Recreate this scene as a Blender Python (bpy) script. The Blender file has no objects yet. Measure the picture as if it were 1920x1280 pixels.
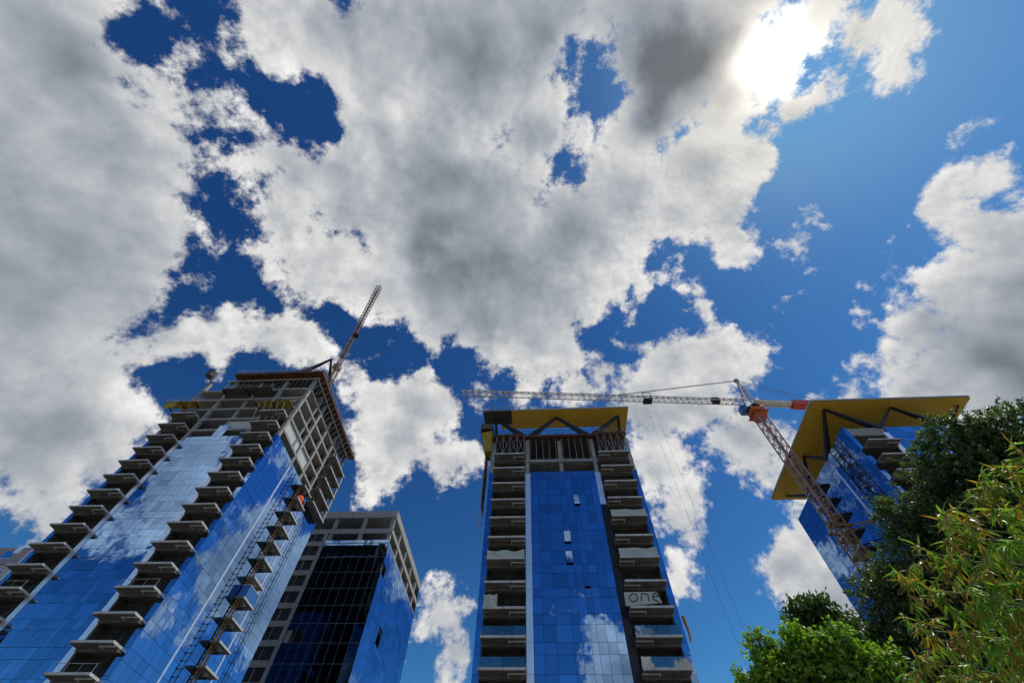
import bpy, bmesh, math, random
from mathutils import Vector, Matrix, Quaternion, noise as mnoise
R = math.radians
scene = bpy.context.scene
COL = scene.collection

# ------------------------------------------------------------------ camera
CAM_F, PITCH, ROLL, YAW, EYE = 784.6, R(58.58), R(2.44), R(5.3), 1.6      # focal length in photo pixels (1920 wide)
def _basis():
    f = Vector((0, math.cos(PITCH), math.sin(PITCH))); u = Vector((0, -math.sin(PITCH), math.cos(PITCH))); x = Vector((1, 0, 0))
    c, s = math.cos(ROLL), math.sin(ROLL)
    X = x*c + u*s; U = u*c - x*s
    M = Matrix.Rotation(YAW, 3, 'Z')
    return M @ f, M @ X, M @ U
FWD, RGT, UPV = _basis()
cam_data = bpy.data.cameras.new('camera'); cam = bpy.data.objects.new('camera', cam_data); COL.objects.link(cam)
cam_data.sensor_fit = 'HORIZONTAL'; cam_data.sensor_width = 36; cam_data.lens = CAM_F/1920*36
cam_data.clip_start = 0.05; cam_data.clip_end = 6000
cam.matrix_world = Matrix((( RGT.x, UPV.x, -FWD.x, 0), (RGT.y, UPV.y, -FWD.y, 0), (RGT.z, UPV.z, -FWD.z, EYE), (0, 0, 0, 1)))
scene.camera = cam
def ray(px, py):                      # photo pixel -> direction
    return (FWD*CAM_F + RGT*(px-960) - UPV*(py-640)).normalized()
def atY(px, py, Y): d = ray(px, py); return d*(Y/d.y) + Vector((0, 0, EYE))
def atX(px, py, X): d = ray(px, py); return d*(X/d.x) + Vector((0, 0, EYE))
def atZ(px, py, Z): d = ray(px, py); return d*((Z-EYE)/d.z) + Vector((0, 0, EYE))
def atD(px, py, D): return ray(px, py)*D + Vector((0, 0, EYE))
def pix(p):
    q = Vector(p) - Vector((0, 0, EYE)); a = q.dot(FWD)
    if a < 0.01: return None
    return 960 + CAM_F*q.dot(RGT)/a, 640 - CAM_F*q.dot(UPV)/a

# ------------------------------------------------------------------ sky with broken cumulus, sun
SUN = ray(1455, 118)
world = bpy.data.worlds.new('World'); scene.world = world; world.use_nodes = True
NT = world.node_tree; NT.nodes.clear()
world.cycles.sampling_method = 'MANUAL'; world.cycles.sample_map_resolution = 512
def lk(s, d): NT.links.new(s, d)
def setin(sock, v):
    if isinstance(v, bpy.types.NodeSocket): lk(v, sock)
    else: sock.default_value = v
def mth(op, a, b=0.0, c=0.0, clamp=False):
    n = NT.nodes.new('ShaderNodeMath'); n.operation = op; n.use_clamp = clamp
    setin(n.inputs[0], a); setin(n.inputs[1], b); setin(n.inputs[2], c)
    return n.outputs[0]
def vec(op, a, b=(0, 0, 0), c=None, scale=None, out=0):
    n = NT.nodes.new('ShaderNodeVectorMath'); n.operation = op
    setin(n.inputs[0], a); setin(n.inputs[1], b)
    if c is not None: setin(n.inputs[2], c)
    if scale is not None: setin(n.inputs['Scale'], scale)
    return n.outputs['Value'] if op in ('DOT_PRODUCT', 'LENGTH', 'DISTANCE') else n.outputs[out]
def nse(v, scale, detail=4, rough=0.55, lac=2.0, color=False, dist=0.0):
    n = NT.nodes.new('ShaderNodeTexNoise'); n.noise_dimensions = '3D'
    lk(v, n.inputs['Vector'])
    n.inputs['Scale'].default_value = scale; n.inputs['Detail'].default_value = detail
    n.inputs['Roughness'].default_value = rough; n.inputs['Lacunarity'].default_value = lac; n.inputs['Distortion'].default_value = dist
    return n.outputs[1] if color else n.outputs[0]
def sstep(x, lo, hi, a=0.0, b=1.0):
    n = NT.nodes.new('ShaderNodeMapRange'); n.interpolation_type = 'SMOOTHSTEP'; n.clamp = True
    setin(n.inputs[0], x)
    for i, v in enumerate((lo, hi, a, b)): setin(n.inputs[1+i], v)
    return n.outputs[0]
def mixc(f, a, b):
    n = NT.nodes.new('ShaderNodeMix'); n.data_type = 'RGBA'
    setin(n.inputs[0], f); setin(n.inputs[6], a); setin(n.inputs[7], b)
    return n.outputs[2]

# cumulus heaps: where they stand over the site (direction seen as a photo pixel, size), gaps between them, deep cores
HEAPS = [
 # western bank
 (40,80,230),(130,40,150),(60,330,260),(190,300,200),(300,400,105),(170,520,210),(300,560,110),(40,600,220),(300,660,120),(120,760,200),(60,900,150),(170,880,110),(20,980,80),(250,180,90),(350,240,55),(385,640,70),(-150,300,260),(-150,700,260),(330,480,70),(345,300,70),(360,390,55),(325,330,85),(335,440,75),(350,530,60),(385,610,60),(300,230,75),(260,50,60),(90,980,90),(210,780,110),
 # wisps in the western gap
 (320,40,50),(330,110,45),(400,60,40),(420,420,26),(400,330,26),
 # overhead bank, upper half
 (520,40,90),(620,60,110),(720,100,150),(640,190,60),(860,90,190),(980,160,110),(830,230,110),(700,250,90),(980,40,150),(1190,30,130),(1250,120,150),(1210,220,100),(1330,60,120),(1100,-60,150),(800,-90,200),(1400,-60,160),
 (1000,250,100),(1290,300,90),(1360,190,80),(1430,130,100),(1520,60,95),(1600,60,85),(1660,50,60),(1570,115,62),(1625,75,60),(1540,150,40),(1480,190,60),(1395,270,60),(1420,230,40),
 # overhead bank, lower half
 (560,320,95),(530,290,60),(525,400,60),(640,330,110),(760,360,150),(560,420,70),(620,480,100),(700,540,90),(880,450,180),(860,580,130),(1000,520,150),(1080,470,130),(1150,480,70),(980,620,100),(1060,600,80),(1180,370,100),(1130,330,70),(1260,400,70),(1340,400,75),(1380,440,40),(1310,350,60),(790,620,60),(1190,540,40),(1060,665,60),(1120,650,50),(1010,700,40),(1090,725,45),(1190,590,40),(565,505,60),(640,410,80),
 # southern row behind the towers
 (540,630,62),(480,640,40),(600,660,30),(670,700,55),(720,720,70),(800,740,80),(760,820,70),(730,880,32),(830,870,40),(880,850,40),(870,740,50),(960,710,45),
 (1180,640,60),(1140,690,60),(1260,670,80),(1340,690,75),(1410,680,45),(1200,760,80),(1300,790,90),(1390,830,80),(1440,890,50),(1230,880,60),(1260,960,55),(1300,1000,35),(1265,1090,32),(1270,1050,28),(1250,800,85),(1340,745,75),(1425,790,60),(1335,860,75),(1290,925,55),
 (860,1120,45),(830,1150,60),(790,1180,30),(850,1210,60),(820,1265,50),(780,1275,30),
 (1480,1060,80),(1530,1010,60),(1440,1110,38),(1560,1120,90),(1500,1150,50),(1640,1050,120),
 # eastern bank
 (1920,240,50),(1890,300,62),(1840,345,46),(1790,375,40),(1735,405,32),(1890,470,80),(1850,540,80),(1790,560,62),(1770,630,75),(1710,660,58),(1670,695,48),(1850,680,130),(1900,600,130),(1740,740,90),(1900,700,160),(2050,500,200),(1590,745,55),(1520,740,40),(1980,900,200),(1870,430,60),
 # small puffs
 (1500,450,22),(1545,415,18),(1470,550,20),(1468,585,14),(1300,580,24),(1280,595,16),(1400,1270,30),
]
GAPS = [(485,165,58),(550,190,38),(590,198,26),(285,90,22),(415,250,18),(425,330,36),(425,400,40),(430,470,48),(440,540,50),(400,570,40),(500,560,45),(690,630,28),(640,610,30),(730,670,24),(860,690,28),(1105,125,24),(1118,180,40),(1056,316,8),(1078,342,4),(330,720,40),(360,700,30),(1130,620,16),(930,720,26),(1450,720,30),(1290,600,20),(1340,900,26),(1755,485,26),(1600,640,40),(1190,560,14),(1230,510,26),(1255,560,40),(1290,830,14),(1480,760,20),(660,790,20)]
CORES = [(1250,120,170),(1220,220,110),(1270,60,120),(1080,410,110),(850,340,110),(860,500,170),(30,560,150),(120,440,120),(80,820,120),(1840,640,150),(1900,530,130),(1780,700,110),(1960,700,160),(1890,430,70),(1810,600,80),(1500,1060,70),(1580,1100,70),(900,100,120),(1250,720,60),(780,770,50),(120,120,120),(1020,60,100),(1180,330,60)]
for px, py, r in ((1545, 1040, 45), (1590, 890, 45), (1580, 1010, 30)):      # heaps low behind the left tower, mirrored in the right tower's flank
    d = ray(px, py); d = Vector((-d.x, d.y, d.z)); q = pix(d + Vector((0, 0, EYE))); HEAPS.append((q[0], q[1], r))
gen = NT.nodes.new('ShaderNodeTexCoord').outputs['Generated']
dirn = vec('NORMALIZE', gen)
w1 = nse(dirn, 5.0, 5, 0.6, color=True)
wv = vec('SUBTRACT', w1, (0.5, 0.5, 0.5))
dw = vec('NORMALIZE', vec('MULTIPLY_ADD', wv, (0.095, 0.095, 0.095), dirn))
def field(lst, smooth):
    acc = None
    for (px, py, r) in lst:
        c = ray(px, py)
        a1 = math.acos(min(1, c.dot(ray(px+r, py)))); a2 = math.acos(min(1, c.dot(ray(px, py+r))))
        f = mth('SUBTRACT', 0.5*(a1+a2), vec('DISTANCE', dw, tuple(c)))      # distance to the rim, in radians
        acc = f if acc is None else mth('SMOOTH_MAX', acc, f, smooth)
    return acc
EDGE = 0.085
heap = mth('MAXIMUM', mth('DIVIDE', field(HEAPS, 0.035), EDGE), -1.6)
gap = mth('DIVIDE', field(GAPS, 0.03), EDGE)
core = mth('MINIMUM', mth('MAXIMUM', mth('DIVIDE', field(CORES, 0.04), 0.13), 0.0), 1.0)
EAST = [(1850,640,170),(1910,540,150),(1790,690,110),(1960,720,170),(1885,450,70),(1250,120,130),(1230,200,90)]      # deepest parts
deep = mth('MINIMUM', mth('MAXIMUM', mth('DIVIDE', field(EAST, 0.04), 0.10), 0.0), 1.0)
# behind the camera and beside the frame the same broken cumulus goes on
seen = vec('DOT_PRODUCT', dirn, tuple(FWD))
wild = nse(dirn, 1.9, 2, 0.5)
wildf = mth('MULTIPLY_ADD', wild, 7.0, -3.6)
outside = sstep(seen, 0.56, 0.42)
def mixf(f, a, b):
    n = NT.nodes.new('ShaderNodeMix'); n.data_type = 'FLOAT'; setin(n.inputs[0], f); setin(n.inputs[2], a); setin(n.inputs[3], b); return n.outputs[0]
base = mth('SMOOTH_MIN', mth('MINIMUM', heap, 1.2), mth('MULTIPLY_ADD', gap, -1.15, 0.0), 0.4)
# the towers' glass mirrors the sky behind the photographer: its heaps and the clear patch in it
def mirror(px, py, ax): d = ray(px, py); d = Vector(d); d[ax] = -d[ax]; return d
def dirfield(lst):
    acc = None
    for c, ang in lst:
        f = mth('DIVIDE', mth('SUBTRACT', ang, vec('DISTANCE', dw, tuple(c))), EDGE)
        acc = f if acc is None else mth('SMOOTH_MAX', acc, f, 0.4)
    return acc
back = dirfield([(mirror(310, 900, 1), R(5)), (mirror(370, 850, 1), R(4.5)), (mirror(95, 1165, 1), R(-2.0)), (Vector((0.05, -0.42, 0.9)).normalized(), R(14)), (mirror(1170, 1260, 1), R(4.5)), (mirror(1040, 1120, 1), R(1.2))])  # the straight-up heap is added out of view to whiten the open panes
clear = mth('MINIMUM', mth('MAXIMUM', dirfield([(mirror(1070, 1000, 1), R(17)), (mirror(1060, 850, 1), R(14)), (mirror(420, 800, 1), R(5)), (mirror(180, 1080, 1), R(9)), (mirror(60, 1230, 1), R(12)), (mirror(130, 1150, 1), R(13))]), 0.0), 1.0)
wildb = mth('MAXIMUM', mth('MULTIPLY_ADD', clear, -2.6, mth('MINIMUM', mth('MAXIMUM', wildf, -1.2), 0.9)), back)
base = mixf(outside, base, mth('MINIMUM', wildb, 0.9))
def fluff(v):
    return nse(v, 7.0, 11, 0.65)
f0 = fluff(dirn)
toward = vec('NORMALIZE', vec('MULTIPLY_ADD', vec('SUBTRACT', tuple(SUN), dirn), (0.03, 0.03, 0.03), dirn))
f1 = fluff(toward)
D = mth('ADD', mth('MULTIPLY_ADD', base, 0.60, 0.03), mth('MULTIPLY', mth('SUBTRACT', f0, 0.5), 2.7))
alpha = sstep(D, -0.03, 0.25)
sunang = vec('DOT_PRODUCT', dirn, tuple(SUN))
# light that gets through: thin edges bright, deep cores grey; relief from the optical depth towards the sun
depth = mth('ADD', mth('MULTIPLY', base, 0.75), mth('MULTIPLY', mth('SUBTRACT', nse(dirn, 6.0, 3, 0.5), 0.5), 1.7))
thick = mth('ADD', sstep(depth, -0.15, 1.0), mth('ADD', mth('MULTIPLY', core, 0.8), mth('MULTIPLY', deep, 0.75)))
relief = mth('MULTIPLY', mth('SUBTRACT', f0, f1), mth('MULTIPLY_ADD', thick, -0.9, 1.35))
lum = mth('ADD', mth('MULTIPLY_ADD', thick, -0.28, 0.74), relief)
broad = nse(dirn, 2.6, 3, 0.5)
lum = mth('ADD', lum, mth('MULTIPLY', mth('SUBTRACT', broad, 0.5), 0.35))
lum = mth('ADD', lum, mth('MULTIPLY', mth('SUBTRACT', nse(dirn, 11.0, 5, 0.55), 0.5), mth('MULTIPLY', mth('MINIMUM', thick, 1.0), 0.42)))
lum = mth('SMOOTH_MAX', lum, 0.17, 0.12)
halo = mth('POWER', mth('MAXIMUM', sunang, 0.0), 70.0)
glare = mth('POWER', mth('MAXIMUM', sunang, 0.0), 700.0)
thin = mth('SUBTRACT', 1.0, mth('MULTIPLY', mth('MINIMUM', thick, 1.0), 0.8))
lum = mth('ADD', lum, mth('MULTIPLY', mth('MULTIPLY', halo, thin), 0.17))
lum = mth('ADD', lum, mth('MULTIPLY', mth('MULTIPLY', glare, thin), 3.5))
tint = mixc(sstep(lum, 0.2, 0.75), (0.85, 0.965, 1.14, 1), (1.0, 0.995, 0.985, 1))
tint = mixc(mth('MULTIPLY', halo, 0.8), tint, (1.0, 0.955, 0.86, 1))
cloudcol = vec('SCALE', tint, scale=lum)
sky = NT.nodes.new('ShaderNodeTexSky'); sky.sky_type = 'NISHITA'; sky.sun_disc = False
sky.sun_elevation = math.asin(SUN.z); sky.sun_rotation = math.atan2(SUN.x, SUN.y)
sky.air_density = 1.0; sky.dust_density = 0.25; sky.ozone_density = 2.5; sky.altitude = 100
SKY = 0.05                                                            # sky strength, then a deep, contrasty response
sp = NT.nodes.new('ShaderNodeSeparateXYZ'); lk(vec('SCALE', sky.outputs[0], scale=SKY), sp.inputs[0])
cb = NT.nodes.new('ShaderNodeCombineXYZ')
for i, (k, e, top) in enumerate(((16.0, 2.3, 0.125), (12.5, 2.05, 0.31), (6.0, 1.72, 0.62))): lk(mth('SMOOTH_MIN', mth('MULTIPLY', mth('POWER', sp.outputs[i], e), k), top*1.12, top*0.5), cb.inputs[i])
blue = cb.outputs[0]
bg = NT.nodes.new('ShaderNodeBackground'); bg.inputs['Strength'].default_value = 1.0
lk(mixc(alpha, blue, cloudcol), bg.inputs['Color'])
wo = NT.nodes.new('ShaderNodeOutputWorld'); lk(bg.outputs[0], wo.inputs['Surface'])

sun_data = bpy.data.lights.new('sun', 'SUN'); sun_data.energy = 3.0; sun_data.angle = R(0.53); sun_data.color = (1.0, 0.95, 0.87)
sun = bpy.data.objects.new('sun', sun_data); COL.objects.link(sun)
sun.rotation_euler = SUN.to_track_quat('Z', 'Y').to_euler(); sun.location = SUN*300
scene.view_settings.view_transform = 'Standard'; scene.view_settings.look = 'None'; scene.view_settings.gamma = 1; scene.view_settings.exposure = 0
scene.view_settings.use_curve_mapping = False
scene.cycles.use_denoising = True; scene.cycles.use_adaptive_sampling = True; scene.cycles.adaptive_threshold = 0.03; scene.cycles.adaptive_min_samples = 6; scene.cycles.max_bounces = 6; scene.cycles.glossy_bounces = 4; scene.cycles.transparent_max_bounces = 12

# ------------------------------------------------------------------ helpers
ORG = {}
def tag(o, label=None, cat=None, group=None, kind=None):
    if label: o['label'] = label
    if cat: o['category'] = cat
    if group: o['group'] = group
    if kind: o['kind'] = kind
    return o
def thing(name, loc, label, cat, group=None):
    o = bpy.data.objects.new(name, None); COL.objects.link(o); o.location = loc; o.empty_display_size = 0.5
    ORG[o.name] = Vector(loc)
    return tag(o, label, cat, group)
def link_mesh(name, me, mat, parent=None, org=None):
    o = bpy.data.objects.new(name, me); COL.objects.link(o)
    if mat is not None and not me.materials: me.materials.append(mat)
    if parent is not None:
        o.parent = parent; ORG[o.name] = ORG[parent.name].copy()
    else: ORG[o.name] = Vector((0, 0, 0)) if org is None else Vector(org)
    return o
class MB:
    def __init__(s): s.v = []; s.f = []
    def add(s, vs, fs):
        n = len(s.v); s.v += [tuple(p) for p in vs]; s.f += [tuple(i+n for i in f) for f in fs]
    def box(s, x0, x1, y0, y1, z0, z1):
        s.add([(x0,y0,z0),(x1,y0,z0),(x1,y1,z0),(x0,y1,z0),(x0,y0,z1),(x1,y0,z1),(x1,y1,z1),(x0,y1,z1)],
              [(3,2,1,0),(4,5,6,7),(0,1,5,4),(1,2,6,5),(2,3,7,6),(3,0,4,7)])
        return s
    def bar(s, a, b, w, h=None, n=4, w2=None):
        a = Vector(a); b = Vector(b); d = b - a
        if d.length < 1e-6: return s
        h = w if h is None else h; k = 1.0 if w2 is None else w2/w
        d.normalize(); up = Vector((0, 0, 1)) if abs(d.z) < 0.95 else Vector((0, 1, 0))
        x = d.cross(up).normalized(); y = x.cross(d)
        vs = []
        for p, q in ((a, 1.0), (b, k)):
            for i in range(n):
                t = 2*math.pi*(i + 0.5)/n; r = 0.7071 if n == 4 else 0.5
                vs.append(p + x*(math.cos(t)*w*r*q) + y*(math.sin(t)*h*r*q))
        s.add(vs, [(i, (i+1) % n, n+(i+1) % n, n+i) for i in range(n)] + [tuple(range(n-1, -1, -1)), tuple(range(n, 2*n))])
        return s
    def path(s, pts, w, n=5, w2=None):
        m = len(pts)-1
        for i in range(m):
            a = w if w2 is None else w + (w2-w)*i/m; b = w if w2 is None else w + (w2-w)*(i+1)/m
            s.bar(pts[i], pts[i+1], a, n=n, w2=b)
        return s
    def build(s, name, mat, parent=None, org=None):
        o0 = ORG[parent.name] if parent is not None else Vector((0, 0, 0) if org is None else org)
        me = bpy.data.meshes.new(name); me.from_pydata([(x-o0.x, y-o0.y, z-o0.z) for x, y, z in s.v], [], s.f); me.update()
        o = link_mesh(name, me, mat, parent, o0)
        if parent is None: o.location = o0
        return o
def B(x0, x1, y0, y1, z0, z1): return MB().box(x0, x1, y0, y1, z0, z1)

# ------------------------------------------------------------------ materials
MT = {}
def newmat(name):
    m = bpy.data.materials.new(name); m.use_nodes = True; MT[name] = m
    nt = m.node_tree; return m, nt, nt.nodes, nt.nodes['Principled BSDF']
def plain(name, col, rough=0.7, metal=0.0, var=0.18, scale=1.2, bump=0.15, bscale=14.0, streak=0.0, dark=None, spec=0.3):
    m, nt, N, p = newmat(name)
    p.inputs['Roughness'].default_value = rough; p.inputs['Metallic'].default_value = metal; p.inputs['Specular IOR Level'].default_value = spec
    tc = N.new('ShaderNodeTexCoord'); geo = N.new('ShaderNodeNewGeometry')
    n1 = N.new('ShaderNodeTexNoise'); n1.inputs['Scale'].default_value = scale; n1.inputs['Detail'].default_value = 6; n1.inputs['Roughness'].default_value = 0.65
    nt.links.new(geo.outputs['Position'], n1.inputs['Vector'])
    r = N.new('ShaderNodeMapRange'); nt.links.new(n1.outputs[0], r.inputs[0]); r.inputs[1].default_value = 0.25; r.inputs[2].default_value = 0.75
    mx = N.new('ShaderNodeMix'); mx.data_type = 'RGBA'; nt.links.new(r.outputs[0], mx.inputs[0])
    d = dark if dark else tuple(c*(1-var*1.6) for c in col)
    mx.inputs[6].default_value = (*d, 1); mx.inputs[7].default_value = (*[min(1, c*(1+var)) for c in col], 1)
    out = mx.outputs[2]
    if streak:
        mp = N.new('ShaderNodeMapping'); mp.inputs['Scale'].default_value = (2.2, 2.2, 0.18); nt.links.new(geo.outputs['Position'], mp.inputs['Vector'])
        n3 = N.new('ShaderNodeTexNoise'); n3.inputs['Scale'].default_value = 1.0; n3.inputs['Detail'].default_value = 5; nt.links.new(mp.outputs[0], n3.inputs['Vector'])
        r3 = N.new('ShaderNodeMapRange'); nt.links.new(n3.outputs[0], r3.inputs[0]); r3.inputs[1].default_value = 0.5; r3.inputs[2].default_value = 0.75; r3.inputs[3].default_value = 1.0; r3.inputs[4].default_value = 1-streak
        ml = N.new('ShaderNodeVectorMath'); ml.operation = 'SCALE'; nt.links.new(out, ml.inputs[0]); nt.links.new(r3.outputs[0], ml.inputs['Scale']); out = ml.outputs[0]
    nt.links.new(out, p.inputs['Base Color'])
    if bump:
        n2 = N.new('ShaderNodeTexNoise'); n2.inputs['Scale'].default_value = bscale; n2.inputs['Detail'].default_value = 4; nt.links.new(geo.outputs['Position'], n2.inputs['Vector'])
        b = N.new('ShaderNodeBump'); b.inputs['Strength'].default_value = bump; b.inputs['Distance'].default_value = 0.05; nt.links.new(n2.outputs[0], b.inputs['Height']); nt.links.new(b.outputs[0], p.inputs['Normal'])
    return m
plain('concrete', (0.38, 0.37, 0.345), 0.85, streak=0.35, var=0.2)
plain('slab_edge', (0.58, 0.57, 0.54), 0.85, streak=0.4, var=0.15)  # same slab concrete, daylight on its edges put into the tone
plain('soffit', (0.20, 0.19, 0.17), 0.85, streak=0.2, var=0.28, scale=0.7)  # same slab concrete, shade of the underside put into the tone
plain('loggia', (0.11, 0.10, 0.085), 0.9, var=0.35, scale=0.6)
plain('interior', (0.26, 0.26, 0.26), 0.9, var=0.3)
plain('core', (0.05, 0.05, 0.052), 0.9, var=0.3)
plain('white_panel', (0.86, 0.90, 0.97), 0.30, metal=0.75, var=0.05, bump=0.03)
plain('dark_panel', (0.022, 0.024, 0.034), 0.3, var=0.2, bump=0.02)
plain('mullion', (0.022, 0.045, 0.10), 0.4, var=0.1, bump=0)
plain('mullion_cap', (0.10, 0.12, 0.16), 0.4, var=0.15, bump=0)
plain('insulation', (0.60, 0.62, 0.58), 0.9, var=0.12, scale=2.0)
plain('formwork', (0.13, 0.055, 0.03), 0.75, var=0.35, scale=2.5, streak=0.3)
plain('timber', (0.40, 0.20, 0.07), 0.7, var=0.3, scale=3.0)
plain('prop', (0.42, 0.40, 0.37), 0.5, metal=0.3, var=0.15)
plain('yellow', (0.42, 0.30, 0.03), 0.55, var=0.25, scale=2.0)
plain('gold', (0.80, 0.50, 0.05), 0.45, metal=0.0, var=0.07, scale=0.35, bump=0.03, bscale=3)
plain('canopy_edge', (0.45, 0.43, 0.38), 0.5, var=0.1)
plain('bare_deck', (0.11, 0.10, 0.09), 0.8, var=0.3)
plain('steel_dark', (0.035, 0.034, 0.036), 0.45, metal=0.2, var=0.2)
plain('crane_grey', (0.40, 0.37, 0.33), 0.5, var=0.2, scale=3)
plain('crane_pink', (0.40, 0.30, 0.27), 0.5, var=0.2, scale=3)
plain('crane_rust', (0.34, 0.20, 0.09), 0.6, var=0.35, scale=2)
plain('crane_orange', (0.55, 0.12, 0.03), 0.5, var=0.2, scale=2)
plain('crane_red', (0.42, 0.03, 0.03), 0.45, var=0.2, scale=2)
plain('counterweight', (0.55, 0.52, 0.46), 0.7, var=0.2, scale=1.5)
plain('cable', (0.10, 0.11, 0.13), 0.5, var=0.1, bump=0)
plain('tarp', (0.50, 0.53, 0.46), 0.75, var=0.12, scale=1.5, bump=0.3, bscale=2.5)
plain('ink', (0.03, 0.05, 0.045), 0.8, var=0.1, bump=0)
plain('orange_cloth', (0.75, 0.12, 0.02), 0.7, var=0.2, scale=3, bump=0.4, bscale=4)
plain('blue_sheet', (0.05, 0.18, 0.46), 0.4, var=0.2, scale=2, bump=0.2, bscale=3)
plain('lilac_wall', (0.32, 0.29, 0.33), 0.8, var=0.1)
plain('pale_wall', (0.48, 0.48, 0.50), 0.8, var=0.08)
plain('ground', (0.15, 0.14, 0.12), 0.95, var=0.3, scale=0.15)
plain('paving', (0.30, 0.29, 0.27), 0.9, var=0.15, scale=0.5)
plain('asphalt', (0.05, 0.05, 0.052), 0.9, var=0.2, scale=0.6)
plain('bark', (0.09, 0.07, 0.05), 0.9, var=0.3, scale=4)
plain('culm', (0.20, 0.22, 0.06), 0.5, var=0.25, scale=4)
def glass(name, tint, through, refl=0.82, rough=0.012, wav=0.035):
    m, nt, N, p = newmat(name); N.remove(p)
    out = N['Material Output']
    tr = N.new('ShaderNodeBsdfTransparent'); tr.inputs[0].default_value = (*through, 1)
    gl = N.new('ShaderNodeBsdfGlossy'); gl.inputs['Roughness'].default_value = rough
    oi = N.new('ShaderNodeObjectInfo'); geo = N.new('ShaderNodeNewGeometry')
    # every pane is a slightly different batch, and bows a little
    rr = N.new('ShaderNodeMapRange'); nt.links.new(oi.outputs['Random'], rr.inputs[0]); rr.inputs[3].default_value = 0.78; rr.inputs[4].default_value = 1.14
    sc = N.new('ShaderNodeVectorMath'); sc.operation = 'SCALE'; sc.inputs[0].default_value = tint; nt.links.new(rr.outputs[0], sc.inputs['Scale'])
    nt.links.new(sc.outputs[0], gl.inputs[0])
    ns = N.new('ShaderNodeTexNoise'); ns.inputs['Scale'].default_value = 0.55; ns.inputs['Detail'].default_value = 1.5
    nt.links.new(geo.outputs['Position'], ns.inputs['Vector'])
    b = N.new('ShaderNodeBump'); b.inputs['Strength'].default_value = wav; b.inputs['Distance'].default_value = 0.3
    nt.links.new(ns.outputs[0], b.inputs['Height']); nt.links.new(b.outputs[0], gl.inputs['Normal'])
    mx = N.new('ShaderNodeMixShader'); mx.inputs[0].default_value = refl
    nt.links.new(tr.outputs[0], mx.inputs[1]); nt.links.new(gl.outputs[0], mx.inputs[2]); nt.links.new(mx.outputs[0], out.inputs[0])
    return m
glass('blue_glass', (0.27, 0.44, 0.72), (0.08, 0.12, 0.20))
glass('dim_reflection_glass', (0.10, 0.14, 0.20), (0.50, 0.56, 0.66), refl=0.34)  # same glass as the towers, its dark reflection put into the tint
glass('clear_glass', (0.55, 0.62, 0.66), (0.42, 0.48, 0.46), refl=0.35)
def leafmat(name, cols, rough=0.36, trans=0.35):
    m, nt, N, p = newmat(name)
    geo = N.new('ShaderNodeNewGeometry')
    cr = N.new('ShaderNodeValToRGB'); cr.color_ramp.elements[0].color = (*cols[0], 1); cr.color_ramp.elements[1].color = (*cols[-1], 1)
    for i, c in enumerate(cols[1:-1]):
        e = cr.color_ramp.elements.new((i+1)/(len(cols)-1)); e.color = (*c, 1)
    nt.links.new(geo.outputs['Random Per Island'], cr.inputs[0])
    nt.links.new(cr.outputs[0], p.inputs['Base Color']); p.inputs['Roughness'].default_value = rough; p.inputs['Specular IOR Level'].default_value = 0.55
    tl = N.new('ShaderNodeBsdfTranslucent')
    hs = N.new('ShaderNodeMixRGB'); hs.blend_type = 'MULTIPLY'; hs.inputs[0].default_value = 1; hs.inputs[2].default_value = (1.5, 1.6, 0.5, 1); nt.links.new(cr.outputs[0], hs.inputs[1]); nt.links.new(hs.outputs[0], tl.inputs[0])
    mx = N.new('ShaderNodeMixShader'); mx.inputs[0].default_value = trans
    nt.links.new(p.outputs[0], mx.inputs[1]); nt.links.new(tl.outputs[0], mx.inputs[2]); nt.links.new(mx.outputs[0], N['Material Output'].inputs[0])
    return m
leafmat('leaf_dark', [(0.03, 0.07, 0.028), (0.075, 0.125, 0.05), (0.14, 0.19, 0.085)], trans=0.42)
leafmat('leaf_mid', [(0.03, 0.075, 0.02), (0.055, 0.12, 0.03), (0.08, 0.15, 0.04)])
leafmat('leaf_bright', [(0.12, 0.24, 0.025), (0.19, 0.34, 0.035), (0.28, 0.42, 0.06)], trans=0.48)
leafmat('leaf_bamboo', [(0.08, 0.21, 0.025), (0.14, 0.32, 0.035), (0.22, 0.38, 0.05), (0.28, 0.35, 0.06)], trans=0.45)
leafmat('leaf_yellow', [(0.30, 0.22, 0.03), (0.36, 0.16, 0.03), (0.20, 0.22, 0.04), (0.42, 0.24, 0.05)], trans=0.45)

# ------------------------------------------------------------------ the ground
def sheet(name, x0, x1, y0, y1, z, mat):
    m = MB(); m.add([(x0,y0,z),(x1,y0,z),(x1,y1,z),(x0,y1,z)], [(0,1,2,3)]); o = m.build(name, MT[mat]); o['kind'] = 'structure'; return o
sheet('ground', -3000, 3000, -3000, 3000, 0.0, 'ground')
pv = B(-40, 40, -8, 8, 0.02, 0.14).build('pavement', MT['paving']); pv['kind'] = 'structure'
sheet('road', -300, 300, -24, -8.2, 0.012, 'asphalt')

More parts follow.
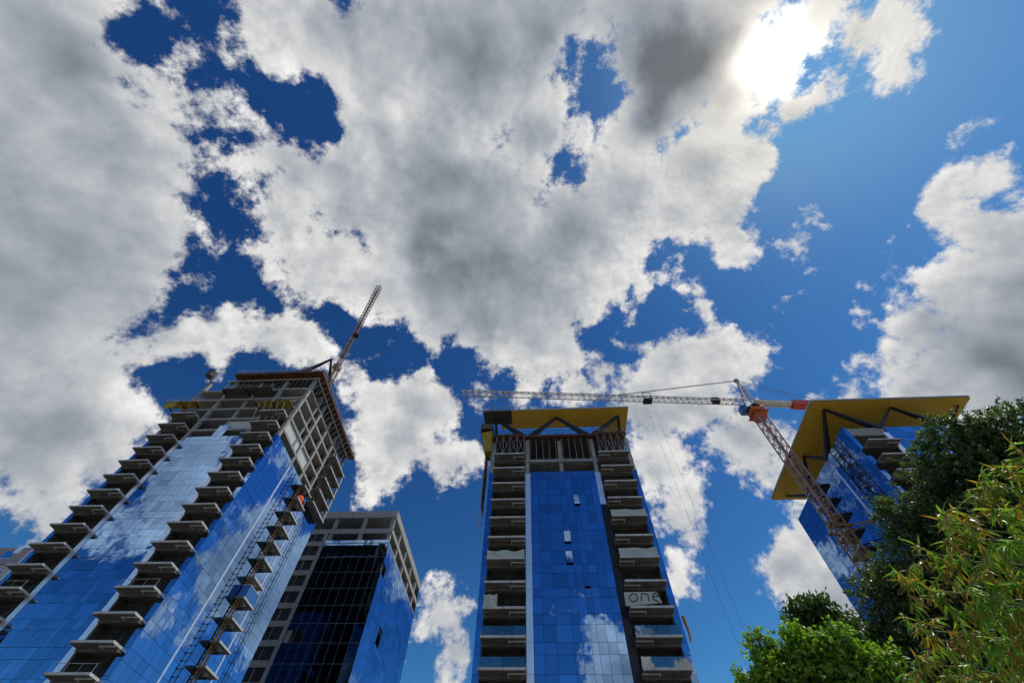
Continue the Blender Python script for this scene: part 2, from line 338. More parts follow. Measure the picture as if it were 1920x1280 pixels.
# ------------------------------------------------------------------ towers
random.seed(4)
FH = 3.5
PANE_CACHE = {}
def pane_mesh(w, h, matname):
    k = (round(w, 3), round(h, 3), matname)
    if k not in PANE_CACHE:
        m = MB().box(-w/2, w/2, -0.03, 0.03, -h/2, h/2)
        me = bpy.data.meshes.new('pane'); me.from_pydata(m.v, [], m.f); me.materials.append(MT[matname]); PANE_CACHE[k] = me
    return PANE_CACHE[k]
class Glazing:
    """Collects the panes of one building; the 300 that show largest become parts, the rest one joined part."""
    def __init__(s): s.items = []; s.frame = MB()
    def field(s, P0, U, widths, rows, gap=0.04, setback=0.0, opens=(), skip=(), mat='blue_glass', mat_top=None):
        # P0 outer face corner at z 0, U unit horizontal along the face, outward normal = U rotated -90 about z
        U = Vector(U); Nn = Vector((U.y, -U.x, 0)); rz = math.atan2(U.y, U.x)
        x = 0.0
        for ci, w in enumerate(widths):
            for ri, (z0, z1) in enumerate(rows):
                if (ci, ri) in skip: continue
                c = Vector(P0) + U*(x+w/2) - Nn*setback + Vector((0, 0, (z0+z1)/2))
                tilt = math.radians(-10) if (ci, ri) in opens else math.radians(random.gauss(0, 0.10))
                s.items.append((c, w-gap, z1-z0-gap, rz, tilt, math.radians(random.gauss(0, 0.10)), Nn if (ci, ri) in opens else None, mat_top if mat_top and ri >= len(rows)-3 else mat))
            x += w
        zs = sorted({z for r in rows for z in r})
        tot = sum(widths); bk = Vector(P0) - Nn*(setback+0.09)
        def slab(a0, a1, z0, z1, t=0.10):
            p = bk + U*a0; q = bk + U*a1
            v = []
            for z in (z0, z1):
                for b in (p, q):
                    for d in (-t/2, t/2): v.append((b.x+Nn.x*d, b.y+Nn.y*d, z))
            s.frame.add(v, [(0,1,3,2),(4,6,7,5),(0,4,5,1),(2,3,7,6),(0,2,6,4),(1,5,7,3)])
        x = 0.0
        for w in list(widths)+[0]:
            slab(max(0, x-0.06), min(tot, x+0.06), zs[0], zs[-1]); x += w
        for z in zs: slab(0, tot, z-0.06, z+0.06, 0.085)
    def finish(s, parent, limit=300):
        def area(it):
            c, w, h, rz, t, t2, o, mn = it; U = Vector((math.cos(rz), math.sin(rz), 0))
            pts = [pix(c + U*sx*w/2 + Vector((0, 0, sz*h/2))) for sx, sz in ((-1,-1),(1,-1),(1,1),(-1,1))]
            if any(p is None for p in pts): return 0
            if not any(-20 < p[0] < 1940 and -20 < p[1] < 1300 for p in pts): return 0
            return abs(sum(pts[i][0]*pts[(i+1)%4][1]-pts[(i+1)%4][0]*pts[i][1] for i in range(4)))/2 + (1e6 if o is not None else 0)
        its = sorted(s.items, key=area, reverse=True)
        rest = {}
        for i, (c, w, h, rz, t, t2, o, matname) in enumerate(its):
            M = Matrix.Rotation(rz + t2, 4, 'Z') @ Matrix.Rotation(t, 4, 'X')
            cc = c if o is None else c + o*(0.5*h*math.sin(math.radians(10)))
            if i < limit:
                ob = link_mesh('pane', pane_mesh(w, h, matname), None, parent)
                ob.matrix_local = Matrix.Translation(cc - ORG[parent.name]) @ M
            else:
                m = MB().box(-w/2, w/2, -0.03, 0.03, -h/2, h/2)
                rest.setdefault(matname, MB()).add([cc + (M @ Vector(v)) for v in m.v], m.f)
        for mn, r_ in rest.items(): r_.build('pane_field', MT[mn], parent)['kind'] = 'stuff'
        s.frame.build('mullion_grid', MT['mullion'], parent)
def rows_for(zs, top_extra=None):
    out = []
    for a, b in zip(zs[:-1], zs[1:]): out += [(a+0.02, a+2.15), (a+2.15, b+0.02)]
    return out
GW = [1.3, 1.7, 2.2, 1.05, 1.25, 0.9, 1.2, 1.25, 1.15]            # pane widths across the front glazing

def make_balcony(t, x0, x1, yb, yw, z, pipe_side=0, rail=False, glassrail=False, side=None):
    """Slab cantilevered from yw out to yb (front) with a downstand at the wall; side=(xb,xw) makes one on a flank."""
    m = MB()
    if side is None:
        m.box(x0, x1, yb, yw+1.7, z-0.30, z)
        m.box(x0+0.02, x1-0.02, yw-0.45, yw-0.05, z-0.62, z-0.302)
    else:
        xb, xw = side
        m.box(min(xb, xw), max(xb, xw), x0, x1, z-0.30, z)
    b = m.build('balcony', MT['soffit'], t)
    if side is None:
        # edge strip, 4 mm proud, daylight on it put into a lighter tone
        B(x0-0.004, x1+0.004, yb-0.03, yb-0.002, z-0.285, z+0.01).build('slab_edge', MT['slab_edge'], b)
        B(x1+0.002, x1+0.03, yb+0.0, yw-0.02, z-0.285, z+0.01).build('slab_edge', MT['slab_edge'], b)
        if pipe_side:
            p = MB(); r = 0.09; zz = z-0.30-r
            xa = x1-0.02 if pipe_side > 0 else x0+0.02; xc = xa - pipe_side*2.1
            p.bar((xa, yb+0.75, zz), (xc, yb+0.75, zz), r*2, n=6); p.bar((xc, yb+0.75-0.05, zz), (xc, yw-0.5, zz), r*2, n=6)
            p.build('drain_pipe', MT['insulation'], b)
        if rail:
            p = MB()
            for hh in (1.05,): p.bar((x0+0.1, yb+0.25, z+hh), (x1-0.1, yb+0.25+random.uniform(-.1, .3), z+hh+random.uniform(-.08, .08)), 0.055)
            for i in range(4):
                xx = x0+0.15+(x1-x0-0.3)*i/3; p.bar((xx, yb+0.25, z), (xx, yb+0.25, z+1.1), 0.05)
            p.build('guard_rail', MT['prop'], b)
        if glassrail:
            n = 4
            for i in range(n):
                w = (x1-x0)/n; xa = x0+i*w
                B(xa+0.02, xa+w-0.02, yb+0.06, yb+0.085, z+0.03, z+1.15).build('rail_pane', MT['clear_glass'], b)
            p = MB()
            for i in range(n+1): p.box(x0+i*(x1-x0)/n-0.03, x0+i*(x1-x0)/n+0.03, yb+0.09, yb+0.14, z, z+0.5)
            p.build('rail_clamp', MT['prop'], b)
    else:
        xb, xw = side; s = 1 if xb > xw else -1
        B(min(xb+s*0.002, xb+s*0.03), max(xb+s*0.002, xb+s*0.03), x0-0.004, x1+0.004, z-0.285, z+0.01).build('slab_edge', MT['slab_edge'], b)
        p = MB(); zz = z-0.39; ym = (x0+x1)/2
        p.bar((xb-s*0.7, ym-0.6, zz), (xb-s*0.7, ym+0.5, zz), 0.16, n=6); p.bar((xb-s*0.7, ym+0.5, zz), (xw, ym+0.5, zz), 0.16, n=6)
        p.build('drain_pipe', MT['insulation'], b)
    return b

def tower(label, x0, W, yw, D, zs, n_glass, side, frame_from, opens, pipes, rails, glassrails, balc_top, white_to=99, extra_top=1.2, label_group=None, step=False, side_rows_to=None):
    """zs slab levels; glass up to zs[n_glass]; side = +1/-1 flank that shows; frame_from = first open concrete storey."""
    s = W/27.65; xs = lambda a: x0 + a*s
    t = thing('tower_block', (x0+W/2, yw+D/2, 0), label, 'tower')
    yb = yw - 2.05
    g = Glazing()
    rows = rows_for(zs[:n_glass+1]); rows.append((zs[n_glass]+0.02, zs[n_glass]+extra_top))
    # front: fin | loggia | strip | glass | strip | loggia | fin
    g.field((xs(7.85), yw, 0), (1, 0, 0), [w*s for w in GW], rows, opens=opens)
    if step: g.field((xs(7.85)+s*5.2, yw, 0), (1, 0, 0), [1.05*s, 1.25*s], [(zs[n_glass]+extra_top+0.02, zs[n_glass]+extra_top+1.7), (zs[n_glass]+extra_top+1.7, zs[n_glass]+extra_top+3.4)])
    g.field((xs(0), yw, 0), (1, 0, 0), [0.9*s], rows); g.field((xs(26.75), yw, 0), (1, 0, 0), [0.9*s], rows)
    # flank
    srows = rows_for(zs[:(side_rows_to or n_glass)+1]); srows.append((srows[-1][1], srows[-1][1]+extra_top-0.02))
    secs = [(0.02, [1.64]*5), (8.75, [1.6]*3 + [1.62]*4), (20.25, [1.62]*5)]
    for a, ws in secs:
        if a == 8.75: ws = [11.0/7]*7
        if side > 0: g.field((x0+W, yw+a, 0), (0, 1, 0), ws, srows, opens=((6, 24),) if a < 1 else ())
        else: g.field((x0, yw+a+sum(ws), 0), (0, -1, 0), ws, srows)
    xf = x0+W if side > 0 else x0
    # hidden flank and back, one glazed sheet each
    xo = x0 if side > 0 else x0+W
    mm = MB(); mm.box(xo-0.05, xo+0.05, yw+0.2, yw+D, zs[0], zs[n_glass]); mm.box(x0+0.2, x0+W-0.2, yw+D-0.05, yw+D+0.05, zs[0], zs[n_glass]); mm.build('rear_glazing', MT['blue_glass'], t)
    g.finish(t)
    top = zs[n_glass]+extra_top
    # metal strips, one panel per storey
    for a, last in ((6.85, 99), (19.85, white_to)):
        for i in range(n_glass):
            mat = 'white_panel' if (a < 10 or i >= last or last == 99) else 'dark_panel'
            B(xs(a), xs(a+0.95), yw-0.10, yw+0.3, zs[i]+0.03, zs[i+1]).build('strip_panel', MT[mat], t)
    for a in (8.25, 19.75):
        for i in range(n_glass):
            xa, xb_ = (xf-0.2, xf+0.10) if side > 0 else (xf-0.10, xf+0.2)
            B(xa, xb_, yw+a, yw+a+0.46, zs[i]+0.03, zs[i+1]).build('strip_panel', MT['white_panel'], t)
    # balconies
    for i in range(1, balc_top+1):
        z = zs[i]
        make_balcony(t, xs(0.93), xs(6.75), yb, yw, z, pipe_side=(1 if pipes == 'in' else 1), rail=(i in rails), glassrail=i in glassrails)
        make_balcony(t, xs(20.9), xs(26.72), yb, yw, z, pipe_side=(-1 if pipes == 'in' else 1), rail=(i in rails), glassrail=i in glassrails)
    for i in range(2, n_glass+1):
        make_balcony(t, yw+14.3, yw+18.8, 0, 0, zs[i]+0.0, side=(xf+side*1.75, xf+side*0.08))
    # loggia backs and cheeks
    for a, b_ in ((0.93, 6.8), (20.85, 26.72)):
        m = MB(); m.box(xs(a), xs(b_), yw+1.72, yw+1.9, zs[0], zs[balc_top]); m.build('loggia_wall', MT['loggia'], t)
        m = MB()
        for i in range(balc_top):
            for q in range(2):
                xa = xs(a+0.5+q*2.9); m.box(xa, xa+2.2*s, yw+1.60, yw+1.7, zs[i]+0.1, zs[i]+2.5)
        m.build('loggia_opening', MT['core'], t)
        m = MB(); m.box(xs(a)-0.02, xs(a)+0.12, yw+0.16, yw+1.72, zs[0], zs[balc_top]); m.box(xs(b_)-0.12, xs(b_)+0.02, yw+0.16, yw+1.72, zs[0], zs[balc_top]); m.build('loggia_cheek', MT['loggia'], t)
    # floor plates, columns, core
    for i, z in enumerate(zs[:-1]):
        m = MB()
        ins = 0.28 if i <= n_glass else 0.0
        if i <= balc_top:
            m.box(xs(0)+ins, x0+W-ins, yw+1.95, yw+D-ins, z-0.32, z-0.02); m.box(xs(6.85), xs(20.8), yw+max(ins, 0.28), yw+1.95, z-0.32, z-0.02)
        else: m.box(xs(0)+ins, x0+W-ins, yw+ins, yw+D-ins, z-0.32, z-0.02)
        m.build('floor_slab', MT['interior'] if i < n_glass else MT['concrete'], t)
        if i >= frame_from:                                # cast edge beams of the open storeys
            m = MB(); m.box(xs(0)-0.003, x0+W+0.003, yw-0.02, yw+0.3, z-0.55, z+0.03)
            m.box(xf-0.3 if side > 0 else xf-0.02, xf+0.02 if side > 0 else xf+0.3, yw+0.303, yw+D, z-0.553, z+0.027); m.build('edge_beam', MT['concrete'], t)
    B(x0+9*s, x0+19*s, yw+9, yw+D-9, 0, zs[-2]).build('core_wall', MT['core'], t)
    for i in range(n_glass, len(zs)-1):                     # partitions added in the open storeys to shut light out of the interiors
        h0, h1 = zs[i], zs[i+1]-0.34
        m = MB(); m.box(x0+1.0, x0+W-5.6, yw+5.0, yw+5.25, h0, h1); m.build('added_partition', MT['loggia'], t)
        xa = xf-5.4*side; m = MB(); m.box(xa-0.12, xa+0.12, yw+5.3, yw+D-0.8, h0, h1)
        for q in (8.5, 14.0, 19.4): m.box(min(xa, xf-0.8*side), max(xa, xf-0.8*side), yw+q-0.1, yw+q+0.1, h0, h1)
        m.build('added_partition', MT['loggia'], t)
    cols_f = [0.4, 7.3, 13.8, 20.3, 27.25]; cols_s = [8.5, 14.0, 19.4, D-0.5]
    zt = zs[-1]
    for a in cols_f:
        z0 = zs[n_glass]-0.5 if a in (7.3, 20.3, 13.8) else 0
        B(xs(a)-0.36, xs(a)+0.36, yw+(0.02 if a != 13.8 else 0.34), yw+0.74, zs[frame_from]-3.4, zt-0.34).build('column', MT['concrete'], t)
        B(xs(a)-0.34, xs(a)+0.34, yw+1.0, yw+1.6, 0, zs[frame_from]-0.4).build('column', MT['interior'], t) if a in (7.3, 13.8, 20.3) else None
    for a in cols_s:
        xa, xb_ = (xf-0.72, xf-0.01) if side > 0 else (xf+0.01, xf+0.72)
        B(xa, xb_, yw+a-0.33, yw+a+0.33, zs[frame_from]-3.4, zt-0.34).build('column', MT['concrete'], t)
    for a in (0.4, 27.25):
        for b_ in (6.0, 14.0, 22.0, D-0.6):
            B(xs(a)-0.3, xs(a)+0.3, yw+b_-0.3, yw+b_+0.3, zs[frame_from]-0.2, zt-0.4).build('column', MT['interior'], t)
    return t, xs, yb, g

Z1 = [3.5*k-1.3 for k in range(1, 26)]                             # 2.2 ... 86.2
T1X, T1W, T1Y, T1D = -83.2, 28.5, 60.5, 28.4
t1, xs1, yb1, _ = tower('tall blue glass tower at the left with open concrete top storeys and brown formwork', T1X, T1W, T1Y, T1D, [0.0]+Z1, 19, 1, 20,
    ((0, 16),), 'out', {7, 10}, set(), 21, step=True)
ZC = [3.5*k for k in range(0, 18)] + [65.2]
TCX, TCW, TCY = -9.05, 27.65, 62.45
tc, xsc, ybc, _ = tower('middle blue glass tower with dark balcony stacks under a half built golden canopy', TCX, TCW, TCY, 28.2, ZC, 16, 1, 16,
    ((3, 24), (5, 28), (3, 22), (5, 20)), 'in', set(), {7, 8}, 17, white_to=14, extra_top=0.5)
TRX, TRW, TRY = 60.1, 27.65, 61.0
tr, xsr, ybr, _ = tower('right blue glass tower behind the trees with finished golden canopy on steel struts', TRX, TRW, TRY, 28.2, [3.5*k for k in range(0, 19)]+[64.6], 18, -1, 18,
    (), 'in', set(), set(), 17, extra_top=1.5)

# ---- canopy steel
def strut(m, a, b, w0=1.15, w1=0.42):
    """Box strut that tapers towards the canopy."""
    m.bar(a, b, w0, w0*0.8, w2=w1)
def canopy_points(xs, yw, D, zn, zt, x0, W):
    f = [(xs(7.3), yw-0.1, zn), (xs(20.3), yw-0.1, zn)]; ft = [(xs(0.4), yw+0.2, zt), (xs(13.8), yw+0.2, zt), (xs(27.25), yw+0.2, zt)]
    return f, ft
def soffit_panels(par, x0, x1, y0, y1, z, nx, ny):
    w = (x1-x0)/nx; d = (y1-y0)/ny; q = MB().box(-w/2+0.012, w/2-0.012, -d/2+0.012, d/2-0.012, 0, 0.08)
    me = bpy.data.meshes.new('soffit_panel'); me.from_pydata(q.v, [], q.f); me.materials.append(MT['gold'])
    for i in range(nx):
        for j in range(ny):
            o = link_mesh('soffit_panel', me, None, par); o.location = Vector((x0+(i+0.5)*w, y0+(j+0.5)*d, z+random.uniform(0, 0.012))) - ORG[par.name]
            o.rotation_euler = (random.gauss(0, 0.0016), random.gauss(0, 0.0010), 0)
# right tower: complete canopy
CR = dict(x0=57.4, x1=88.9, y0=59.2, y1=90.2, z=70.5)
cano = B(CR['x0']+0.3, CR['x1']-0.3, CR['y0']+0.3, CR['y1']-0.3, CR['z']+0.1, CR['z']+0.35).build('canopy', MT['bare_deck'], tr)
soffit_panels(cano, CR['x0']+0.06, CR['x1']-0.06, CR['y0']+0.06, CR['y1']-0.06, CR['z'], 6, 13)
B(CR['x0'], CR['x1'], CR['y0'], CR['y1'], CR['z']+0.352, CR['z']+0.75).build('canopy_roof', MT['canopy_edge'], cano)
def front_struts(t, xs, yw, zn, zt, sel=None):
    nodes = (7.3, 20.3); pts = (0.4, 13.8, 27.25)
    for n_, p_ in ((0, 0), (0, 1), (1, 1), (1, 2)):
        if sel and (n_, p_) not in sel: continue
        m = MB(); strut(m, (xs(nodes[n_]), yw+0.35, zn), (xs(pts[p_]), yw+0.35, zt)); m.build('canopy_strut', MT['steel_dark'], t)
def side_struts(t, xf, yw, D, zn, zt, sel=None):
    nodes = (8.6, 19.9); pts = (0.35, 14.1, D-0.4)
    for n_, p_ in ((0, 0), (0, 1), (1, 1), (1, 2)):
        if sel and (n_, p_) not in sel: continue
        m = MB(); strut(m, (xf, yw+nodes[n_], zn), (xf, yw+pts[p_], zt)); m.build('canopy_strut', MT['steel_dark'], t)
front_struts(tr, xsr, TRY, 64.5, 70.5); side_struts(tr, TRX+0.4, TRY, 28.2, 64.5, 70.5)
B(xsr(0.93), xsr(6.8), TRY+0.02, TRY+0.32, 62.4, 64.4).build('parapet_beam', MT['concrete'], tr)
B(TRX+0.3, TRX+TRW-0.3, TRY+0.4, TRY+27.8, 64.3, 64.7).build('roof_slab', MT['concrete'], tr)
B(xsr(20.85), xsr(26.72), TRY+0.02, TRY+0.32, 62.4, 64.4).build('parapet_beam', MT['concrete'], tr)

# middle tower: canopy ring, gold panels missing at its left end, open in the middle
CC = dict(x0=-11.3, x1=20.3, y0=60.65, y1=93.0, z=71.9)
ring = 5.2
m = MB(); z0, z1 = CC['z'], CC['z']+0.3
m.box(-5.0, CC['x1']-0.2, CC['y0']+0.2, CC['y0']+ring-0.1, z0+0.1, z1); m.box(CC['x1']-ring+0.1, CC['x1']-0.2, CC['y0']+ring, CC['y1']-0.2, z0+0.101, z1)
cano = m.build('canopy', MT['bare_deck'], tc)
soffit_panels(cano, -5.1, CC['x1']-0.05, CC['y0']+0.05, CC['y0']+ring, z0, 12, 1); soffit_panels(cano, CC['x1']-ring, CC['x1']-0.05, CC['y0']+ring+0.02, CC['y1']-0.05, z0, 2, 12)
m = MB(); m.box(-5.1, CC['x1'], CC['y0'], CC['y0']+ring, z1+0.002, z1+0.35); m.box(CC['x1']-ring, CC['x1'], CC['y0']+ring+0.003, CC['y1'], z1+0.002, z1+0.349); m.build('canopy_roof', MT['canopy_edge'], cano)
bare = MB(); bare.box(CC['x0'], -5.12, CC['y0']+0.1, CC['y0']+ring*0.75, z0+0.25, z1+0.3)
for i in range(6): bare.box(CC['x0']+0.1+i*1.2, CC['x0']+0.22+i*1.2, CC['y0'], CC['y0']+ring*0.75, z0, z0+0.245)
bare.build('bare_canopy_frame', MT['bare_deck'], tc)
B(-7.6, -5.14, CC['y0']+ring*0.75, CC['y0']+ring, z0-0.02, z0+0.24).build('canopy_panel', MT['gold'], tc)
front_struts(tc, xsc, TCY, 65.4, 71.9); 
side_struts(tc, TCX+TCW-0.4, TCY, 28.2, 65.4, 71.9, sel={(0, 0), (0, 1)})
side_struts(tc, TCX+0.4, TCY, 28.2, 65.4, 71.9, sel={(0, 0)})
# left tower: only the first corner pair stands
cz = atY(623, 673, T1Y+0.4).z
m = MB(); strut(m, (xs1(20.3), T1Y+0.3, 87.3), (xs1(27.25), T1Y+0.4, cz)); m.build('canopy_strut', MT['steel_dark'], t1)
m = MB(); strut(m, (T1X+T1W-0.4, T1Y+8.6, 87.3), (T1X+T1W-0.45, T1Y+0.4, cz)); m.build('canopy_strut', MT['steel_dark'], t1)

# ---- formwork decks, props and edge rails
def props(t, pts, z0, z1, w=0.10):
    for (x, y) in pts:
        m = MB(); m.bar((x, y, z0), (x+random.uniform(-.05, .05), y, z1), w, n=5); m.bar((x, y, z1-0.12), (x, y, z1), w*2.4); m.bar((x, y, z0), (x, y, z0+0.05), w*2.4)
        m.build('shoring_prop', MT['prop'], t)
def planks(t, x0, x1, y0, y1, z, th, along='x', n=10, mat='formwork'):
    L = (x1-x0) if along == 'x' else (y1-y0)
    for i in range(n):
        a, b = i*L/n+0.015, (i+1)*L/n-0.015; dz = random.uniform(-0.05, 0.05)
        if along == 'x': B(x0+a, x0+b, y0+random.uniform(0, .15), y1, z+dz, z+th+dz).build('formwork_panel', MT[mat], t)
        else: B(x0+random.uniform(-.08, 0.0), x1-random.uniform(0, .12), y0+a, y0+b, z+dz, z+th+dz).build('formwork_panel', MT[mat], t)
def rail_run(t, a, b, h=1.25, n=12, mat='prop'):
    a = Vector(a); b = Vector(b); m = MB()
    for i in range(n+1):
        p = a.lerp(b, i/n); m.bar(p, p+Vector((random.uniform(-.06, .06), random.uniform(-.06, .06), h+random.uniform(-.1, .25))), 0.06)
    for hh in (0.55, 1.1): m.bar(a+Vector((0, 0, hh)), b+Vector((0, 0, hh)), 0.05)
    m.build('edge_rail', MT[mat], t)
# left tower top deck (storey 82.7 -> 86.2)
zt1 = 86.1
planks(t1, -75.6, -52.7, 58.3, 60.6, zt1, 0.75, 'x', 18)
planks(t1, -54.6, -52.7, 60.62, 89.3, zt1, 0.75, 'y', 20)
B(T1X+5.2, T1X+T1W-0.05, T1Y+0.12, T1Y+T1D, zt1+0.15, zt1+0.5).build('deck_slab', MT['bare_deck'], t1)
rail_run(t1, (-75.5, 58.45, zt1+0.75), (-52.8, 58.45, zt1+0.75), 1.3, 18); rail_run(t1, (-52.8, 58.5, zt1+0.75), (-52.8, 89.2, zt1+0.75), 1.3, 22)
m = MB(); m.box(-78.0, -53.7, 60.02, 60.2, zt1-0.42, zt1-0.07); m.build('ledger_beam', MT['insulation'], t1)
m = MB(); m.box(-54.4, -54.2, 60.5, 89, zt1-0.42, zt1-0.07); m.build('ledger_beam', MT['insulation'], t1)
props(t1, [(-77.5+i*1.28, T1Y+0.1) for i in range(18)], 82.8, zt1-0.45)
props(t1, [(-55.0, T1Y+1.5+i*1.3) for i in range(20)], 82.8, zt1-0.45)
props(t1, [(-76+i*2.1, T1Y+2.5) for i in range(10)], 82.8, zt1+0.1)
for i in range(16):                                              # slanting braces under the flank deck
    y = 61.2+i*1.75; m = MB(); m.bar((-54.65, y, 83.0), (-53.0, y+0.2, zt1-0.05), 0.11); m.build('bracket', MT['prop'], t1)
# loading platforms hung from the open storeys
def platform(name, label, pxs, Y0, depth, mat, w=None, post=True):
    a = atY(*pxs[0], Y0); b = atY(*pxs[1], Y0); z = (a.z+b.z)/2; x0, x1 = min(a.x, b.x), max(a.x, b.x)
    p = thing(name, ((x0+x1)/2, Y0+depth/2, z), label, 'platform', 'loading platforms on the left tower')
    n = max(4, int((x1-x0)/0.9))
    for i in range(n): B(x0+(x1-x0)*i/n+0.01, x0+(x1-x0)*(i+1)/n-0.01, Y0, Y0+depth, z-0.12, z).build('deck_board', MT[mat], p)
    m = MB()
    for xx in (x0+0.15, (x0+x1)/2, x1-0.15): m.box(xx-0.09, xx+0.09, Y0+0.05, Y0+depth+1.5, z-0.35, z-0.125)
    m.build('beam', MT['steel_dark'], p)
    if post:
        m = MB()
        for i in range(5):
            xx = x0+0.1+(x1-x0-0.2)*i/4; m.bar((xx, Y0+0.05, z), (xx, Y0+0.05, z+1.3), 0.06)
        for hh in (0.6, 1.2): m.bar((x0+.1, Y0+.05, z+hh), (x1-.1, Y0+.05, z+hh), 0.05)
        for xx in (x0+0.08, x1-0.08): m.bar((xx, Y0+.05, z+1.2), (xx, Y0+depth, z+1.2), 0.05)
        m.build('guard_rail', MT['prop'], p)
    m = MB()
    for xx in (x0+0.12, x1-0.12): m.bar((xx, Y0+0.3, z), (xx, Y0+depth, z+3.0), 0.07)
    m.build('stay_rope', MT['prop'], p)
    return p
platform('loading_platform', 'dark loading platform hung high on the front of the left tower', ((417, 728), (509, 725.5)), 58.2, 2.3, 'bare_deck')
py = platform('loading_platform', 'yellow decked platform with slanting props near the left tower corner', ((478, 753), (545, 750)), 58.4, 2.1, 'yellow')
m = MB()
for i in range(5):
    a = ORG[py.name]; xx = a.x-3.0+i*1.5; m.bar((xx, 58.5, a.z-0.3), (xx-0.3, 60.3, a.z-4.2), 0.10)
m.build('brace', MT['insulation'], py)
py = platform('loading_platform', 'yellow netted platform at the left edge of the left tower', ((312, 752), (368, 752)), 58.4, 2.1, 'yellow')
a = ORG[py.name]; m = MB()
for i in range(4): m.bar((a.x-2.6+i*1.7, 58.5, a.z-0.3), (a.x-2.8+i*1.7, 60.3, a.z-4.0), 0.10)
m.build('brace', MT['yellow'], py)
B(a.x-3.2, a.x-0.6, 58.45, 58.5, a.z-2.2, a.z-0.36).build('net_panel', MT['yellow'], py)
c = atY(396, 702, 59.6)
cg = thing('material_cage', (c.x, c.y, c.z-0.9), 'dark wrapped cage at the upper left roof corner of the left tower', 'cage')
m = MB(); pts = [(-0.95, 0), (-0.45, -0.9), (0.5, -0.9), (0.95, 0), (0.5, 0.9), (-0.45, 0.9)]
m.add([(c.x+x, c.y+y, c.z-0.9) for x, y in pts]+[(c.x+x*1.05, c.y+y*1.05, c.z+0.7) for x, y in pts], [(0,1,2,3,4,5)[::-1], (6,7,8,9,10,11)]+[(i, (i+1)%6, 6+(i+1)%6, 6+i) for i in range(6)]); m.build('wrapping', MT['loggia'], cg)
B(c.x-0.9, c.x+0.6, c.y-0.8, c.y+0.8, c.z+1.0, c.z+1.1).build('lid', MT['steel_dark'], cg)
m = MB(); [m.bar((c.x+sx*0.5, c.y+sy*0.6, c.z+0.7), (c.x+sx*0.5, c.y+sy*0.6, c.z+1.0), 0.06) for sx in (-1, 1) for sy in (-1, 1)]; m.bar((c.x+0.5, c.y+0.5, c.z-0.9), (c.x+1.1, c.y+1.3, c.z-3.2), 0.4); m.build('post', MT['steel_dark'], cg)

# white insulation boards standing in the open storeys of the left tower
B(xs1(14.2), xs1(19.9), T1Y+0.40, T1Y+0.5, 69.0, 71.4).build('insulation_board', MT['insulation'], t1)
for (a, b_, k) in ((0.6, 8.0, 20), (8.9, 13.6, 20)):
    for i in range(4):
        w = (b_-a)/4; B(T1X+T1W-0.36, T1X+T1W-0.30, T1Y+a+i*w+0.03, T1Y+a+(i+1)*w-0.03, 3.5*k-1.3+0.15+0*3.5+0.0+ (3.5 if k == 21 else 0), 3.5*k-1.3+3.0).build('insulation_board', MT['insulation'], t1)
# rear bay of the flank: cantilevered slabs with a bright outer post
xf = T1X+T1W
for k in range(18, 23):
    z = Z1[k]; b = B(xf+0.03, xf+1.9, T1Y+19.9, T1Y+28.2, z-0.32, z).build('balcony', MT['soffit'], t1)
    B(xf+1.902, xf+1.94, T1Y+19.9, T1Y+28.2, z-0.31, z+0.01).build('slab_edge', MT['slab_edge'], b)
B(xf+1.2, xf+1.75, T1Y+27.5, T1Y+28.1, Z1[18], Z1[22]).build('column', MT['concrete'], t1)

# middle tower top: props and formwork over the open storeys
zf = 65.0
planks(tc, xsc(6.4), xsc(21.0), TCY-0.9, TCY+0.4, zf, 0.55, 'x', 9); planks(tc, xsc(0.2), xsc(6.4), TCY-1.7, TCY+0.4, zf-0.5, 0.6, 'x', 5); planks(tc, xsc(21.0), xsc(27.3), TCY-1.7, TCY+0.4, zf-0.5, 0.65, 'x', 5)
B(TCX+0.3, TCX+TCW-0.3, TCY+0.41, TCY+27.8, zf+0.1, zf+0.5).build('deck_slab', MT['bare_deck'], tc)
props(tc, [(xsc(7.8+i*1.31), TCY+0.12) for i in range(10)], 59.6, zf)
props(tc, [(xsc(1.1+i*1.4), TCY-1.4) for i in range(5)] + [(xsc(21.4+i*1.35), TCY-1.4) for i in range(5)], 59.55, zf-0.55)
for xa, xb in ((1.1, 6.7), (21.4, 26.8)):
    for i in range(4):
        w = (xb-xa)/4; p = xsc(xa+i*w); q = xsc(xa+(i+1)*w); m = MB(); m.bar((p, TCY-1.2, 60.0), (q, TCY-1.2, zf-0.2), 0.05); m.bar((q, TCY-1.2, 60.0), (p, TCY-1.2, zf-0.2), 0.05); m.build('cross_brace', MT['prop'], tc)
rail_run(tc, (xsc(7), TCY-0.85, zf+0.55), (xsc(21), TCY-0.85, zf+0.55), 2.3, 9, 'steel_dark')
rail_run(tc, (xsc(7), TCY+6, zf+0.55), (xsc(21), TCY+6, zf+0.55), 3.0, 9, 'steel_dark'); rail_run(tc, (xsc(21), TCY-1.5, zf+0.15), (xsc(27), TCY-1.5, zf+0.15), 1.2, 5)
rail_run(tc, (CC['x0']+0.1, CC['y0']+0.2, CC['z']+0.6), (-5.2, CC['y0']+0.2, CC['z']+0.6), 1.4, 5)
rail_run(tc, (xsc(0.3), TCY-1.5, zf+0.1), (xsc(6.4), TCY-1.5, zf+0.1), 1.4, 6, 'steel_dark')
